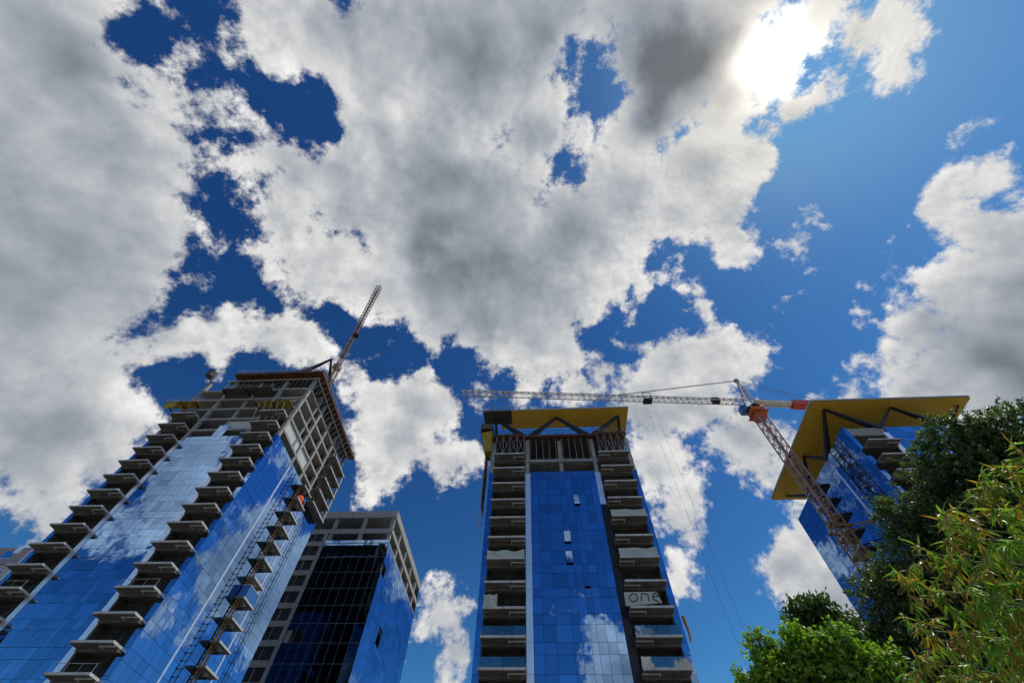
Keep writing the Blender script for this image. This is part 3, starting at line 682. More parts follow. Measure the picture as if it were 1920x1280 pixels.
# yellow climbing screen and netted scaffold on the left flank of the middle tower
p = thing('climbing_platform', (TCX-1.2, TCY+2, 62), 'yellow boxed climbing platform on the upper left corner of the middle tower', 'platform')
m = MB(); m.add([(-11.0, 61.6, 64.6), (-8.9, 61.6, 64.6), (-8.9, 65.5, 64.6), (-11.0, 65.5, 64.6), (-11.3, 61.2, 66.0), (-8.9, 61.2, 66.6), (-8.9, 65.5, 66.6), (-11.3, 65.5, 66.0), (-10.2, 62.0, 61.8), (-9.1, 62.0, 61.8), (-9.1, 65.0, 61.8), (-10.2, 65.0, 61.8)],
      [(0,1,5,4),(1,2,6,5),(2,3,7,6),(3,0,4,7),(4,5,6,7),(8,9,1,0),(9,10,2,1),(10,11,3,2),(11,8,0,3),(11,10,9,8)]); m.build('screen', MT['yellow'], p)
B(-11.4, -8.9, 61.0, 66, 68.3, 68.5).build('deck', MT['bare_deck'], p); B(-11.45, -11.38, 61.0, 66, 66.2, 68.3).build('net', MT['bare_deck'], p); B(-11.4, -8.9, 60.95, 61.02, 66.9, 68.3).build('net', MT['bare_deck'], p)
m = MB(); [m.bar((x, y, 66.0), (x, y, 69.6), 0.07) for x in (-11.3, -9.0) for y in (61.1, 65.8)]; m.build('post', MT['steel_dark'], p)
sc_ = thing('scaffold', (-9.8, 66, 45), 'narrow netted scaffold strip running down the left flank of the middle tower', 'scaffold')
m = MB(); 
for i in range(9):
    z = 46+i*2.0; m.bar((-10.3, 63.0, z), (-10.3, 67.0, z), 0.06); m.bar((-9.2, 63.0, z), (-10.3, 63.0, z), 0.06)
for y in (63.0, 67.0): m.bar((-10.3, y, 44), (-10.3, y, 64), 0.07)
m.build('frame', MT['prop'], sc_); B(-10.22, -10.18, 63.1, 66.9, 50, 63.5).build('net', MT['timber'], sc_)
# sheets hung in the balconies of the middle tower
def hung(label, x0, x1, z0, h, y=None, sag=0.12):
    y = ybc+0.12 if y is None else y; n = 8; m = MB(); v = []
    for j in range(3):
        for i in range(n+1):
            u = i/n; yy = y + 0.10*math.sin(u*9+j) ; zz = z0 + h*j/2 - (sag*math.sin(math.pi*u*2)**2 if j == 2 else 0)
            v.append((x0+(x1-x0)*u, yy, zz))
    nv = len(v); v2 = [(x, yy+0.03, zz) for x, yy, zz in v]
    fs = [(j*(n+1)+i, j*(n+1)+i+1, (j+1)*(n+1)+i+1, (j+1)*(n+1)+i) for j in range(2) for i in range(n)]
    m.add(v+v2, fs+[tuple(k+nv for k in reversed(f)) for f in fs])
    o = m.build('tarpaulin', MT['tarp'], org=((x0+x1)/2, y, z0)); tag(o, label, 'tarpaulin', 'pale sheets in the balconies'); return o
hung('pale sheet with a drooping top edge in left balcony stack of middle tower', xsc(1.0), xsc(6.7), ZC[11]+0.02, 1.25, sag=0.3)
hung('short pale sheet standing at the left end of a dark balcony of middle tower', xsc(1.0), xsc(2.9), ZC[9]+0.02, 1.7)
hung('upper pale sheet across a right balcony of the middle tower', xsc(20.95), xsc(26.6), ZC[13]+0.02, 1.1)
hung('lower pale sheet across a right balcony, two storeys above the lettered banner', xsc(20.95), xsc(26.6), ZC[11]+0.02, 1.35)
# banner with hand drawn letters
bz = lambda x, y: atY(1130+x/10.105, 1080+y/10.105, ybc-0.06)
ba = [bz(400, 298), bz(1020, 288), bz(1130, 498), bz(440, 560)]
bn = thing('banner', bz(760, 530), 'pale banner with large hand drawn letters hung on a right balcony of the middle tower', 'banner')
m = MB(); m.add(ba+[p+Vector((0, 0.03, 0)) for p in ba], [(3,2,1,0),(4,5,6,7),(0,1,5,4),(1,2,6,5),(2,3,7,6),(3,0,4,7)]); m.build('sheet', MT['tarp'], bn)
letters = [[(585+78*math.cos(t*0.3927), 400+75*math.sin(t*0.3927)) for t in range(17)], [(735, 470), (733, 330), (800, 326), (845, 335), (862, 370), (880, 468)],
           [(955, 385), (1060, 365), (1045, 318), (985, 312), (948, 355), (955, 425), (1010, 455), (1080, 492)]]
for L in letters: MB().path([bz(*p)+Vector((0, -0.03, 0)) for p in L], 0.14).build('letter', MT['ink'], bn)
# cloth bundle at the right edge
c = atX(1288, 1180, TCX+TCW+0.5)
m = MB(); m.path([c+Vector((0, 0, 1.6)), c+Vector((0.05, 0, 0.8)), c+Vector((0.2, 0.1, 0)), c+Vector((0.12, 0, -1.0)), c+Vector((0.0, 0, -1.4))], 0.5, 7, 0.2)
o = m.build('cloth_bundle', MT['timber'], org=tuple(c)); tag(o, 'orange cloth bundle hanging off the right edge of the middle tower', 'cloth')
# goods standing on the flank balconies of the left tower
def flank(px, py, dx=-0.9): return atX(px, py, xf+1.0)
c = flank(565, 932); m = MB(); pr = []
zb = min(Z1, key=lambda z: abs(z-(c.z-0.9)))
n = 10; rings = [(0.0, 0.75), (0.5, 0.85), (1.2, 0.8), (1.7, 0.6), (1.95, 0.2)]
vs = []; fs = []
for j, (h, r) in enumerate(rings):
    for i in range(n): a = 2*math.pi*i/n; k = r*(1+0.18*math.sin(3*a+j)); vs.append((xf+0.95+k*0.85*math.cos(a), c.y+k*1.3*math.sin(a), zb+0.02+h))
for j in range(len(rings)-1): fs += [(j*n+i, j*n+(i+1)%n, (j+1)*n+(i+1)%n, (j+1)*n+i) for i in range(n)]
fs += [tuple(range(n-1, -1, -1)), tuple(range((len(rings)-1)*n, len(rings)*n))]
m.add(vs, fs); o = m.build('covered_heap', MT['orange_cloth'], org=(xf+0.95, c.y, zb)); tag(o, 'bright orange covered heap on a flank balcony of the left tower', 'heap')
c = flank(462, 1105); zb = min(Z1, key=lambda z: abs(z-(c.z-0.8))) 
p = thing('blue_booth', (xf+0.95, c.y, zb+0.02), 'blue sheeted booth on a lower flank balcony of the left tower', 'booth')
ym = T1Y+16.5
B(xf+0.2, xf+1.7, ym-1.9, ym+1.9, zb+0.03, zb+2.0).build('sheet_wall', MT['blue_sheet'], p); B(xf+0.15, xf+1.75, ym-2.0, ym+2.0, zb+2.003, zb+2.12).build('roof', MT['insulation'], p)
# timber posts between the flank balconies, hoist cables down the flank
ORD = ['first','second','third','fourth','fifth','sixth','seventh','eighth','ninth','tenth','eleventh','twelfth','thirteenth']
for i in range(5, 18):
    z = Z1[i]; m = MB(); y = T1Y+14.9
    m.box(xf+0.25, xf+0.45, y-0.1, y+0.1, z, z+3.19); m.box(xf+0.25, xf+0.45, y+0.7, y+0.9, z, z+3.19)
    for q in range(4): m.bar((xf+0.35, y, z+0.3+q*0.75), (xf+0.35, y+0.8, z+0.8+q*0.75), 0.12)
    o = m.build('timber_ladder', MT['timber'], org=(xf+0.35, y+0.4, z)); tag(o, 'orange timber ladder between flank balconies of the left tower, %s from the top' % ORD[17-i], 'ladder', 'timber ladders between the flank balconies')
hm = thing('hoist_mast', (xf+0.5, T1Y+11.2, 0), 'thin dark hoist mast with clamps running up the flank of the left tower', 'hoist')
m = MB(); m.bar((xf+0.45, T1Y+11.2, 0), (xf+0.45, T1Y+11.2, 66), 0.07); m.build('rail', MT['steel_dark'], hm)
for i in range(62):
    z = 3+i*1.02; m = MB(); m.bar((xf+0.1, T1Y+11.2, z), (xf+0.75, T1Y+11.2, z+0.1), 0.09); m.bar((xf+0.45, T1Y+11.0, z+0.1), (xf+0.45, T1Y+11.4, z+0.15), 0.08); m.build('clamp', MT['steel_dark'], hm)
m = MB(); hr = thing('cable_run', (xf+0.4, T1Y+22.4, 0), 'pair of thin cables hanging down near the rear edge of the left tower', 'cable')
for dy in (0, 0.9): m.bar((xf+0.4, T1Y+22.4+dy, 1), (xf+0.4, T1Y+22.4+dy, 70), 0.06)
m.build('cable', MT['steel_dark'], hr)
m = MB()
for i in range(40): m.bar((xf+0.38, T1Y+22.35, 5+i*1.6), (xf+0.38, T1Y+23.35, 5+i*1.6), 0.07)
m.build('spacer', MT['steel_dark'], hr)

# ------------------------------------------------------------------ the lower concrete framed building behind
SX0, SX1, SY, SY2, SZ = -75.0, -43.3, 110.0, 150.5, 84.2
sb = thing('office_block', ((SX0+SX1)/2, (SY+SY2)/2, 0), 'lower concrete framed block with glass front in dark reflection between the left and middle towers', 'building')
SH = 4.23
SZS = [SH*k-2.63 for k in range(1, 20)]                            # 1.6 ... 77.7
g = Glazing()
xg0 = -62.3
rows = []
for a, b in zip(SZS[:-2], SZS[1:-1]): rows += [(a, a+2.9), (a+2.9, b)]
rows += [(SZS[-2], SZS[-2]+1.0)]
nw = 8; ww = (SX1-0.1-xg0)/nw
g.field((xg0, SY, 0), (1, 0, 0), [ww]*nw, rows, skip=((0, 22), (1, 22)), mat='dim_reflection_glass', mat_top='blue_glass')  # front dimmed by tint; top rows stay blue where they mirror sky
nsd = 12; wsd = (SY2-SY-0.3)/nsd
g.field((SX1+0.02, SY+0.1, 0), (0, 1, 0), [wsd]*nsd, rows[:-1], opens=(), skip=((3, 24), (3, 25), (0, 30), (4, 15), (7, 17)))
g.finish(sb)
for z in SZS[8:-1]: B(xg0, SX1-0.12, SY-0.10, SY-0.04, z-0.07, z+0.07).build('transom_cap', MT['mullion_cap'], sb)
for i in range(1, nw): B(xg0+i*ww-0.05, xg0+i*ww+0.05, SY-0.09, SY-0.035, SZS[8], SZS[-2]-3.0).build('mullion_cap', MT['mullion_cap'], sb)
for z in SZS: B(SX0+0.3, SX1-0.35, SY+0.35, SY2-0.3, z-0.35, z).build('floor_slab', MT['interior'], sb)
for x in (-70.6, -61.7, -52.7, -44.1): B(x-0.52, x+0.52, SY+0.24, SY+1.1, 0, 82.0).build('column', MT['concrete'], sb)
for y in (118.7, 127.7, 136.6, 145.3): B(SX1-1.2, SX1-0.16, y-0.48, y+0.48, 0, 82.0).build('column', MT['concrete'], sb)
for x in (-61.7, -52.7):
    for y in (118.7, 127.7, 136.6): B(x-0.45, x+0.45, y-0.45, y+0.45, 0, 82).build('column', MT['interior'], sb)
B(SX0, SX1, SY-0.05, SY+0.55, 81.9, SZ).build('parapet_beam', MT['concrete'], sb)
B(SX1-0.55, SX1+0.05, SY+0.553, SY2, 81.9, SZ-0.004).build('parapet_beam', MT['concrete'], sb)
B(SX0+0.1, SX1-0.56, SY+0.56, SY2-0.1, 82.1, 82.5).build('roof_slab', MT['concrete'], sb)
B(SX0, SX1-0.01, SY+0.02, SY+0.55, 76.7, 78.2).build('edge_beam', MT['concrete'], sb)
B(SX1-0.55, SX1+0.0, SY+0.553, SY2, 76.9, 78.2).build('edge_beam', MT['concrete'], sb)
B(SX1-0.55, SX1+0.0, SY+0.553, SY2, 72.9, 73.9).build('edge_beam', MT['concrete'], sb)
B(SX0, SX1, SY2-0.1, SY2, 0, 82).build('rear_wall', MT['loggia'], sb)
B(SX0+6, SX1-8, SY+14, SY+14.3, 0, 81).build('core_wall', MT['core'], sb)
# bays left unglazed beside the glass: piers, spandrels and dark window openings
for i, z in enumerate(SZS[:-1]): B(SX0, xg0-0.05, SY-0.02, SY+0.33, z-0.6, z+0.7).build('spandrel', MT['concrete'], sb)
for x in (-74.5, -69.6, -62.95): B(x-0.5, x+0.5, SY+0.002, SY+0.36, 0, 77).build('pier', MT['concrete'], sb)
for i, z in enumerate(SZS[:-1]):
    f = B(-69.0, -63.5, SY+0.40, SY+0.46, z+0.72, z+3.5).build('window', MT['core'], sb)
    m = MB(); m.box(-69.0, -63.5, SY+0.30, SY+0.395, z+0.75, z+0.85); m.box(-66.3, -66.2, SY+0.30, SY+0.395, z+0.85, z+3.5); m.build('frame', MT['prop'] if i % 3 else MT['insulation'], f)

# ------------------------------------------------------------------ far building at the left edge
c0 = atY(-60, 1018, 118); c1 = atY(64, 1027, 118)
fb = thing('far_building', ((c0.x+c1.x)/2-12, 126, 0), 'lilac grey building peeping out at the far left edge behind the left tower', 'building')
zt = c1.z
B(c0.x-25, c1.x, 118, 136, 0, zt-5.5).build('wall', MT['pale_wall'], fb)
B(c0.x-25.3, c1.x+0.3, 117.6, 136.3, zt-5.45, zt).build('attic_wall', MT['lilac_wall'], fb)
for i in range(4):
    x = c1.x-6-i*7.0; w = B(x-1.6, x+1.6, 117.5, 117.57, zt-3.6, zt-1.2).build('window', MT['blue_glass'], fb); B(x-1.75, x+1.75, 117.42, 117.58, zt-3.8, zt-3.6).build('sill', MT['white_panel'], w)
for k in range(8):
    for i in range(5):
        x = c1.x-4-i*6.0; z = zt-9.5-k*3.6; w = B(x-1.5, x+1.5, 117.9, 117.97, z, z+2.0).build('window', MT['blue_glass'], fb); B(x-1.6, x+1.6, 117.8, 117.98, z-0.15, z-0.01).build('sill', MT['white_panel'], w)
B(c1.x-4.6, c1.x-3.0, 117.2, 117.58, zt-2.2, zt+0.3).build('vent_box', MT['white_panel'], fb)

# ------------------------------------------------------------------ tower cranes
def lattice(m, a, b, w, h, n, ch=0.14, br=0.07, tri=False, upv=(0, 0, 1), diag=2):
    a = Vector(a); b = Vector(b); d = (b-a).normalized(); up = Vector(upv)
    x = d.cross(up).normalized(); y = x.cross(d).normalized()
    if tri: cs = [x*(w/2), -x*(w/2), y*h]
    else: cs = [x*(w/2)+y*(h/2), -x*(w/2)+y*(h/2), -x*(w/2)-y*(h/2), x*(w/2)-y*(h/2)]
    k = len(cs)
    for c in cs: m.bar(a+c, b+c, ch)
    for i in range(n):
        p = a.lerp(b, i/n); q = a.lerp(b, (i+1)/n); mid = a.lerp(b, (i+0.5)/n)
        for j in range(k):
            c, e = cs[j], cs[(j+1) % k]
            m.bar(p+c, p+e, br)
            if diag == 2: m.bar(p+c, mid+e, br); m.bar(mid+e, q+c, br)
            else: m.bar(p+(c if i % 2 else e), q+(e if i % 2 else c), br)
    for j in range(k): m.bar(b+cs[j], b+cs[(j+1) % k], br)
# right crane
MX, MY = 54.5, 71.7
cr = thing('tower_crane', (MX, MY, 0), 'large tower crane with long horizontal jib beside the right tower', 'crane')
mt = 79.2
m = MB(); lattice(m, (MX, MY, 0), (MX, MY, 52), 1.95, 1.95, 21, 0.24, 0.11, upv=(0, 1, 0)); m.build('mast', MT['crane_rust'], cr)
m = MB(); lattice(m, (MX, MY, 52), (MX, MY, mt), 1.95, 1.95, 11, 0.22, 0.10, upv=(0, 1, 0)); m.build('mast', MT['crane_pink'], cr)
m = MB()
for i in range(10): m.box(MX-0.55, MX+0.45, MY-0.5, MY+0.5, 50.5+i*2.8, 50.56+i*2.8); m.bar((MX-0.3, MY, 50.56+i*2.8), (MX+0.35, MY+0.2, 53.3+i*2.8), 0.25)
m.build('ladder', MT['crane_orange'], cr)
m = MB(); v = []
for z, r in ((mt, 1.15), (mt+1.4, 1.35), (mt+3.2, 1.5), (mt+4.0, 1.0)):
    v += [(MX+sx*r, MY+sy*r, z) for sx, sy in ((-1,-1),(1,-1),(1,1),(-1,1))]
m.add(v, [(3,2,1,0),(12,13,14,15)]+[(j*4+i, j*4+(i+1)%4, (j+1)*4+(i+1)%4, (j+1)*4+i) for j in range(3) for i in range(4)])
m.box(MX-1.9, MX+2.0, MY-1.9, MY+1.9, mt+1.5, mt+1.6); m.build('slewing_unit', MT['crane_orange'], cr)
m = MB()
for i in range(16):
    t = i*math.pi/8; m.bar((MX+1.5*math.cos(t), MY+1.5*math.sin(t), mt+3.8), (MX+1.5*math.cos(t+math.pi/8), MY+1.5*math.sin(t+math.pi/8), mt+3.8), 0.45)
m.build('slewing_ring', MT['steel_dark'], cr)
jz = 85.3
tip = atZ(865, 738, jz); jd = (tip-Vector((MX, MY, jz))).normalized(); root = Vector((MX, MY, jz)); perp = Vector((0, 0, 1)).cross(jd)
m = MB(); lattice(m, root+jd*1.2, tip, 1.5, 1.55, 46, 0.15, 0.075, tri=True); m.build('jib', MT['crane_grey'], cr)
cb = root-jd*0.8; ce = root-jd*25.0
m = MB()
for s_ in (-0.75, 0.75): m.bar(cb+perp*s_, ce+perp*s_, 0.25, 0.7)
for i in range(14): p = cb.lerp(ce, i/13); m.bar(p-perp*0.8, p+perp*0.8, 0.14)
m.bar(cb+Vector((0, 0, -0.05)), ce+Vector((0, 0, -0.05)), 1.3, 0.06); m.build('counter_jib', MT['counterweight'], cr)
p0 = root-jd*10.5; p1 = root-jd*17.0
m = MB(); m.bar(p0+Vector((0, 0, -0.05)), p1+Vector((0, 0, -0.05)), 2.1, 1.4); m.build('winch_house', MT['crane_red'], cr)
for i in range(5): p = root-jd*(20.5+i*0.8); m = MB(); m.bar(p-perp*1.0+Vector((0, 0, 0.2)), p+perp*1.0+Vector((0, 0, 0.2)), 0.7, 2.2); m.build('counterweight', MT['counterweight'], cr)
m = MB()
for i in range(4): m.bar(root-jd*(23.5+i*0.4)+perp*(-1+i*0.6)+Vector((0, 0, 0.6)), root-jd*(24.6)+perp*(-1+i*0.6)+Vector((0, 0, 1.6)), 0.3)
m.build('winch', MT['steel_dark'], cr)
apex = Vector((MX+0.6, MY, 94.6))
m = MB()
for s_ in (-0.8, 0.8):
    m.bar(root+jd*1.0+perp*s_, apex+perp*s_*0.15, 0.22); m.bar(root-jd*1.2+perp*s_, apex+perp*s_*0.15, 0.22)
for i in range(1, 6):
    k = i/6
    A = (root+jd*1.0).lerp(apex, k); C = (root-jd*1.2).lerp(apex, k); w = 0.8*(1-k*0.85)
    m.bar(A-perp*w, A+perp*w, 0.1); m.bar(C-perp*w, C+perp*w, 0.1); m.bar(A+perp*w, C+perp*w, 0.1); m.bar(A-perp*w, (root-jd*1.2).lerp(apex, k+0.12)-perp*w*0.8, 0.1)
m.box(apex.x-0.5, apex.x+0.5, apex.y-0.4, apex.y+0.4, apex.z-0.4, apex.z+0.5); m.build('apex_frame', MT['crane_grey'], cr)
topc = Vector((0, 0, 1.55))
j1 = root+jd*33+topc
for s_ in (-0.12, 0.12): MB().bar(apex+perp*s_, j1+perp*s_, 0.09).build('tie_bar', MT['cable'], cr)
for s_ in (-0.6, 0.6): MB().bar(apex+perp*s_*0.3, root-jd*19.5+perp*s_+Vector((0, 0, 0.5)), 0.08).build('tie_bar', MT['cable'], cr)
cx = root+jd*1.5-perp*1.6
B(cx.x-0.9, cx.x+0.9, cx.y-0.8, cx.y+0.8, jz-2.1, jz-0.1).build('cab', MT['blue_sheet'], cr)
for d_, nm in ((8.5, 'winch'), (0, None)):
    if nm: p = root+jd*d_; B(p.x-0.9, p.x+0.9, p.y-0.6, p.y+0.6, jz-0.1, jz+1.2).build('winch', MT['steel_dark'], cr)
td = (atZ(1213, 750, jz)-root).length; tp = root+jd*td
m = MB(); m.box(tp.x-1.1, tp.x+1.1, tp.y-0.85, tp.y+0.85, jz-0.75, jz-0.4); m.bar((tp.x-1, tp.y-0.8, jz-0.5), (tp.x-1, tp.y-0.8, jz+1.7), 0.12); m.bar((tp.x+1, tp.y-0.8, jz-0.5), (tp.x+1, tp.y-0.8, jz+1.7), 0.12); m.bar((tp.x-1, tp.y-.8, jz+1.7), (tp.x+1, tp.y-.8, jz+1.7), 0.12)
trl = m.build('trolley', MT['steel_dark'], cr)
m = MB()
for s_ in (-0.9, 0.9): m.bar((tp.x+s_, tp.y, jz-0.6), (tp.x+s_*0.9, tp.y, 9), 0.03)
m.build('hoist_rope', MT['cable'], trl)
m = MB(); m.box(tp.x-0.95, tp.x+0.95, tp.y-0.25, tp.y+0.25, 7.8, 9.0); m.path([(tp.x, tp.y, 7.8), (tp.x, tp.y, 7.2), (tp.x+0.25, tp.y, 6.9), (tp.x+0.1, tp.y, 6.6), (tp.x-0.2, tp.y, 6.75)], 0.12); m.build('hook_block', MT['crane_red'], trl)
# collars that tie the mast to the right tower
for px, py in ((1566, 982),):
    c = atX(px, py, MX-1.5); z = c.z
    m = MB(); 
    for s_ in (-1.5, 1.5): m.bar((MX-1.7, MY+s_, z), (MX+1.7, MY+s_, z), 0.2, 0.28); m.bar((MX+s_, MY-1.7, z), (MX+s_, MY+1.7, z), 0.2, 0.28)
    m.bar((MX+1.5, MY-1.4, z), (TRX, MY-3, z), 0.2); m.bar((MX+1.5, MY+1.4, z), (TRX, MY+5, z), 0.2); m.bar((MX+1.5, MY+1.4, z), (TRX, MY-3, z), 0.2)
    m.build('mast_collar', MT['crane_rust'], cr)
    m = MB(); m.box(MX-1.6, MX+1.6, MY-1.6, MY-1.1, z+0.25, z+0.3); m.build('work_deck', MT['timber'], cr)
# left crane: its jib reaches over the street from behind the left tower
r0 = atY(634, 686, 76.0); jz2 = r0.z
cl = thing('tower_crane', (r0.x, r0.y, 0), 'tower crane jib rising above the roof corner of the left tower', 'crane')
tip2 = atZ(711, 538, jz2); d2 = (tip2-r0).normalized(); pp = Vector((0, 0, 1)).cross(d2)
m = MB(); lattice(m, r0-d2*1, tip2, 1.55, 1.5, 30, 0.16, 0.08, tri=True); m.build('jib', MT['crane_pink'], cl)
m = MB(); lattice(m, (r0.x, r0.y, 83.0), (r0.x, r0.y, jz2-1.5), 1.8, 1.8, 9, 0.2, 0.1, upv=(0, 1, 0)); m.build('mast', MT['crane_rust'], cl)
m = MB(); m.box(r0.x-1.1, r0.x+1.1, r0.y-1.1, r0.y+1.1, jz2-1.6, jz2+0.2); m.build('slewing_unit', MT['crane_pink'], cl)
m = MB()
for s_ in (-0.7, 0.7): m.bar(r0+pp*s_, r0-d2*13+pp*s_, 0.25, 0.6)
m.box(r0.x-d2.x*12-1.2, r0.x-d2.x*12+1.2, r0.y-d2.y*12-1.0, r0.y-d2.y*12+1.0, jz2-1.5, jz2+0.5); m.build('counter_jib', MT['counterweight'], cl)
tt = r0+d2*((tip2-r0).length*0.42)
m = MB(); m.box(tt.x-0.8+pp.x*1.1, tt.x+0.8+pp.x*1.1, tt.y-0.7, tt.y+0.7, jz2-0.8, jz2-0.1); m.build('trolley', MT['steel_dark'], cl)
m = MB(); m.bar(r0+d2*3+Vector((0, 0, 0.4)), tip2-d2*1.5+Vector((0, 0, 0.4)), 0.35, 0.1); m.build('walkway', MT['steel_dark'], cl)

# ------------------------------------------------------------------ trees
def leafmesh(m, c, d, up, L, w, fold=0.25, curl=0.2):
    d = d.normalized(); s = d.cross(up)
    if s.length < 1e-3: s = d.cross(Vector((1, 0.3, 0)))
    s.normalize(); n = s.cross(d)
    a = c; b1 = c + d*L*0.4 + s*w/2 - n*fold*w; b2 = c + d*L*0.4 - s*w/2 - n*fold*w; mid = c + d*L*0.45; t = c + d*L - n*curl*L
    k = len(m.v); m.v += [tuple(a), tuple(b1), tuple(t), tuple(b2), tuple(mid)]; m.f += [(k, k+1, k+4), (k+1, k+2, k+4), (k, k+4, k+3), (k+3, k+4, k+2)]
def rvec(rng):
    while True:
        v = Vector((rng.uniform(-1, 1), rng.uniform(-1, 1), rng.uniform(-1, 1)))
        if 0.05 < v.length < 1: return v.normalized()
def tree(name, label, base, clumps, mat, n, L, w, seed, trunk_r=0.16, spray=9, droop=0.25, group=None, shell=0.55, limb=True):
    """clumps: (centre, radius). Leaves sit on small sprays spread through each clump."""
    rng = random.Random(seed); base = Vector(base)
    t = thing(name, tuple(base), label, 'tree', group)
    tot = sum(r**2.3 for _, r in clumps); m = MB(); tw = MB()
    for c, r in clumps:
        k = int(n*r**2.3/tot/spray)
        for _ in range(k):
            d = rvec(rng); q = r*(rng.random()**shell)
            q *= 1 + 0.55*mnoise.noise(d*2.6 + c*0.7)
            p = c + Vector((d.x*q, d.y*q, d.z*q*0.85))
            od = (d*0.8 + rvec(rng)*0.7 + Vector((0, 0, 0.15))).normalized(); sl = L*rng.uniform(1.6, 3.0)
            e = p + od*sl
            tw.bar(p, e, 0.006+L*0.03, n=3)
            for i in range(spray):
                u = (i+0.5)/spray; q0 = p.lerp(e, u)
                ld = (od*0.5 + rvec(rng)*0.9 - Vector((0, 0, droop))).normalized()
                leafmesh(m, q0, ld, (Vector((0, 0, 1))+rvec(rng)*0.7).normalized(), L*rng.uniform(0.7, 1.25), w*rng.uniform(0.8, 1.2))
    cr_ = m.build('crown', MT[mat], t); tw.build('twigs', MT['bark'], t)['kind'] = 'stuff'
    cen = sum((c*r for c, r in clumps), Vector())/sum(r for _, r in clumps)
    fork = Vector((base.x*0.6+cen.x*0.4, base.y*0.6+cen.y*0.4, max(1.2, cen.z*0.45)))
    MB().path([base, base.lerp(fork, 0.5)+Vector((0.08, 0.05, 0)), fork], trunk_r*2, 9, trunk_r*1.5).build('trunk', MT['bark'], t)
    if limb:
        for c, r in clumps:
            mid = fork.lerp(c, 0.5)+Vector((rng.uniform(-.2, .2), rng.uniform(-.2, .2), rng.uniform(-.1, .25)))
            MB().path([fork-Vector((0, 0, 0.15)), mid, c+Vector((0, 0, r*0.3))], trunk_r*0.9, 6, trunk_r*0.2).build('limb', MT['bark'], t)
    return t
def cl_px(lst, D): return [(atD(px, py, D+dd), r/CAM_F*D*0.60) for px, py, r, dd in lst]
# tall dark tree at the right edge
D = 22.0
tree('locust_tree', 'tall dark green tree at the right edge covering the right tower', (20.0, 9.0, 0), cl_px([(1775,815,44,0),(1740,840,34,.5),(1850,820,46,0),(1905,790,46,.5),(1960,860,80,0),(1790,890,70,0),(1860,900,85,0),(1740,910,36,0),(1700,960,46,.3),(1660,960,26,.5),(1720,1010,60,0),(1790,1000,80,0),(1880,1020,100,0),(1690,1060,46,.2),(1640,1105,42,.4),(1700,1120,70,0),(1800,1140,100,.3),(1900,1180,110,.3),(1610,1190,50,.5),(1680,1220,80,.5),(1815,795,24,.2),(1780,1270,90,.6)], D), 'leaf_dark', 80000, 0.14, 0.075, 11, 0.28, spray=10)
tree('linden_tree', 'small dark leafy treetop poking up left of the tall dark tree', (13.5, 16.0, 0), cl_px([(1500,1150,24,0),(1540,1145,26,0),(1520,1180,30,.2),(1555,1175,28,.2),(1580,1190,28,.3),(1540,1225,40,.4),(1590,1250,50,.6),(1500,1260,40,.5)], 19.0), 'leaf_mid', 12000, 0.15, 0.10, 12, 0.14, spray=7)
tree('maple_tree', 'bright light green treetop at the lower edge in front of the dark trees', (6.6, 8.4, 0), cl_px([(1425,1215,20,0),(1440,1240,24,0),(1500,1195,24,0),(1485,1225,30,0),(1455,1265,44,0),(1520,1250,50,.1),(1570,1200,24,0),(1575,1240,45,.1),(1610,1245,34,0),(1660,1245,24,0),(1640,1275,44,0),(1580,1290,60,.2),(1400,1268,18,0),(1416,1185,9,0),(1424,1200,13,0),(1478,1188,10,0),(1492,1182,10,0),(1563,1180,9,0),(1570,1192,14,0),(1655,1228,12,0),(1605,1218,14,0),(1450,1228,14,0),(1680,1262,14,0),(1540,1212,16,0),(1480,1320,80,.2),(1620,1340,80,.3)], 10.5), 'leaf_bright', 26000, 0.085, 0.06, 13, 0.10, spray=7, droop=0.35)

# bamboo close to the camera
rng = random.Random(21)
bb = thing('bamboo_clump', (4.2, 1.5, 0), 'feathery bamboo clump with yellow leaf tips close by at the lower right', 'bamboo')
tips = [(1695,1100),(1712,1040),(1745,985),(1790,940),(1770,1010),(1830,905),(1865,880),(1905,850),(1930,900),(1880,960),(1720,1180),(1740,1110),(1800,1050),(1850,1010),(1930,1010),(1700,1240),(1760,1200),(1820,1130),(1890,1090),(1780,1270),(1860,1200),(1930,1160),(1900,1260),(1960,960),(1740,1290),(1830,1290)]
LEAFM = {}
def leaf_data(kind):
    if kind not in LEAFM:
        m = MB(); segs = 4; L = 0.078; 
        for i in range(segs+1):
            u = i/segs; w = 0.0048*math.sin(math.pi*min(1, 0.12+0.88*u))*1.6*(1-u*0.25) if u < 1 else 0.0005; x = L*u; z = -0.028*u*u*(1+kind*0.5)
            m.v += [(x, w, z-0.004), (x, 0, z), (x, -w, z-0.004)]
        for i in range(segs):
            a = i*3; m.f += [(a, a+3, a+4, a+1), (a+1, a+4, a+5, a+2)]
        me = bpy.data.meshes.new('leaf'); me.from_pydata(m.v, [], m.f); LEAFM[kind] = (me, m)
    return LEAFM[kind]
def orient(d, up):
    d = d.normalized(); s = up.cross(d)
    if s.length < 1e-3: s = Vector((0, 1, 0)).cross(d)
    s.normalize(); n = d.cross(s)
    return Matrix(((d.x, s.x, n.x, 0), (d.y, s.y, n.y, 0), (d.z, s.z, n.z, 0), (0, 0, 0, 1)))
singles = []; green = MB(); yel = MB(); twg = MB()
def put(M, kind, y):
    _, lm = leaf_data(kind); (yel if y else green).add([M @ Vector(v) for v in lm.v], lm.f)
me_y = {}; 
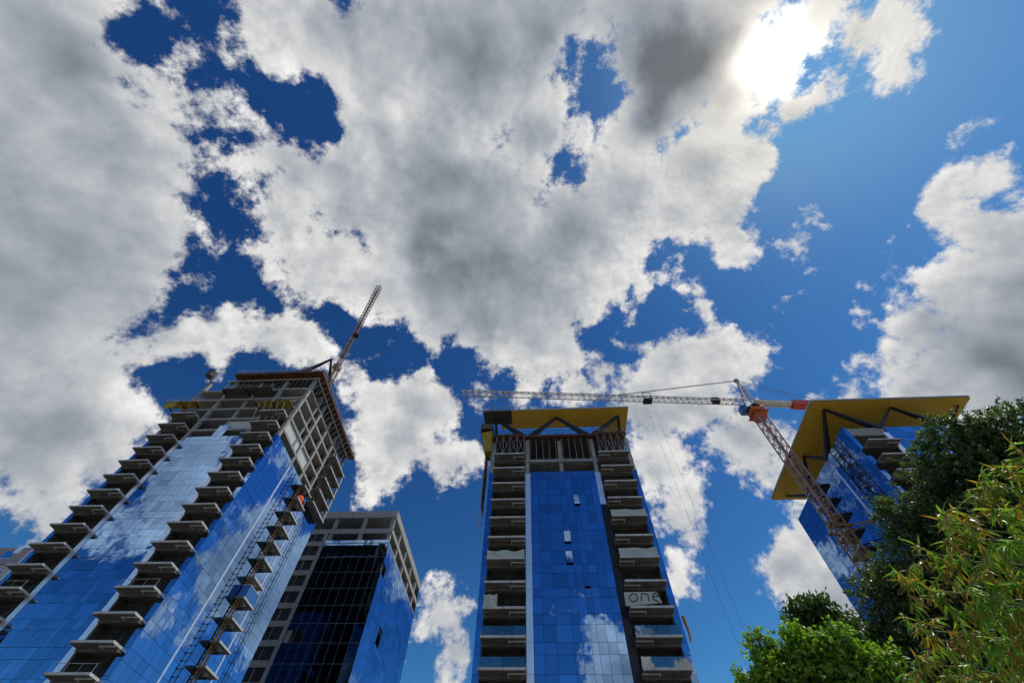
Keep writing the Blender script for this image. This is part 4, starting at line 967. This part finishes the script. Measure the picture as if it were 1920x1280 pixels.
for ti, (px, py) in enumerate(tips):
    D = rng.uniform(4.2, 5.4); tip = atD(px, py, D)
    bx = Vector((4.6+rng.uniform(-.5, .5), 1.1+rng.uniform(-.5, .6), 0))
    if tip.z < 1.9: bx = Vector((tip.x*0.97+rng.uniform(-.2, .3), tip.y*0.9, 0))
    hi = bx.lerp(tip, 0.55)+Vector((0, 0, tip.z*0.28))
    pts = [bx*(1-u)**2 + hi*2*u*(1-u) + tip*u*u for u in [i/10 for i in range(11)]]
    MB().path(pts, 0.032, 6, 0.006).build('culm', MT['culm'], bb)
    for k in range(44):
        u = 0.40+0.60*(k+rng.random())/44; i = min(9, int(u*10)); p = pts[i].lerp(pts[i+1], u*10-i)
        out = (rvec(rng)+Vector((0, 0, 0.1))+(tip-hi).normalized()*0.5).normalized(); tl = rng.uniform(0.08, 0.30)*(1.25-u*0.5); e = p+out*tl-Vector((0, 0, 0.05))
        twg.bar(p, e, 0.005, n=3)
        for q in range(17):
            s_ = p.lerp(e, rng.uniform(0.25, 1.0)); ld = (out*0.6+rvec(rng)*0.7-Vector((0, 0, 0.55))).normalized()
            M = Matrix.Translation(s_) @ orient(ld, (Vector((0, 0, 1))+rvec(rng)*0.6).normalized()) @ Matrix.Scale(rng.uniform(0.65, 1.25), 4)
            y = rng.random() < (0.5 if u > 0.9 else 0.04); kd = rng.randrange(3)
            if u > 0.86 and len(singles) < 260 and rng.random() < 0.5: singles.append((M, kd, y))
            else: put(M, kd, y)
green.build('foliage', MT['leaf_bamboo'], bb)['kind'] = 'stuff'; yel.build('yellow_foliage', MT['leaf_yellow'], bb)['kind'] = 'stuff'; twg.build('twigs', MT['culm'], bb)['kind'] = 'stuff'
for (M, kd, y) in singles:
    key = (kd, y)
    if key not in me_y: me_y[key] = leaf_data(kd)[0].copy(); me_y[key].materials.append(MT['leaf_yellow' if y else 'leaf_bamboo'])
    o = link_mesh('leaf', me_y[key], None, bb); o.matrix_local = Matrix.Translation(-ORG[bb.name]) @ M
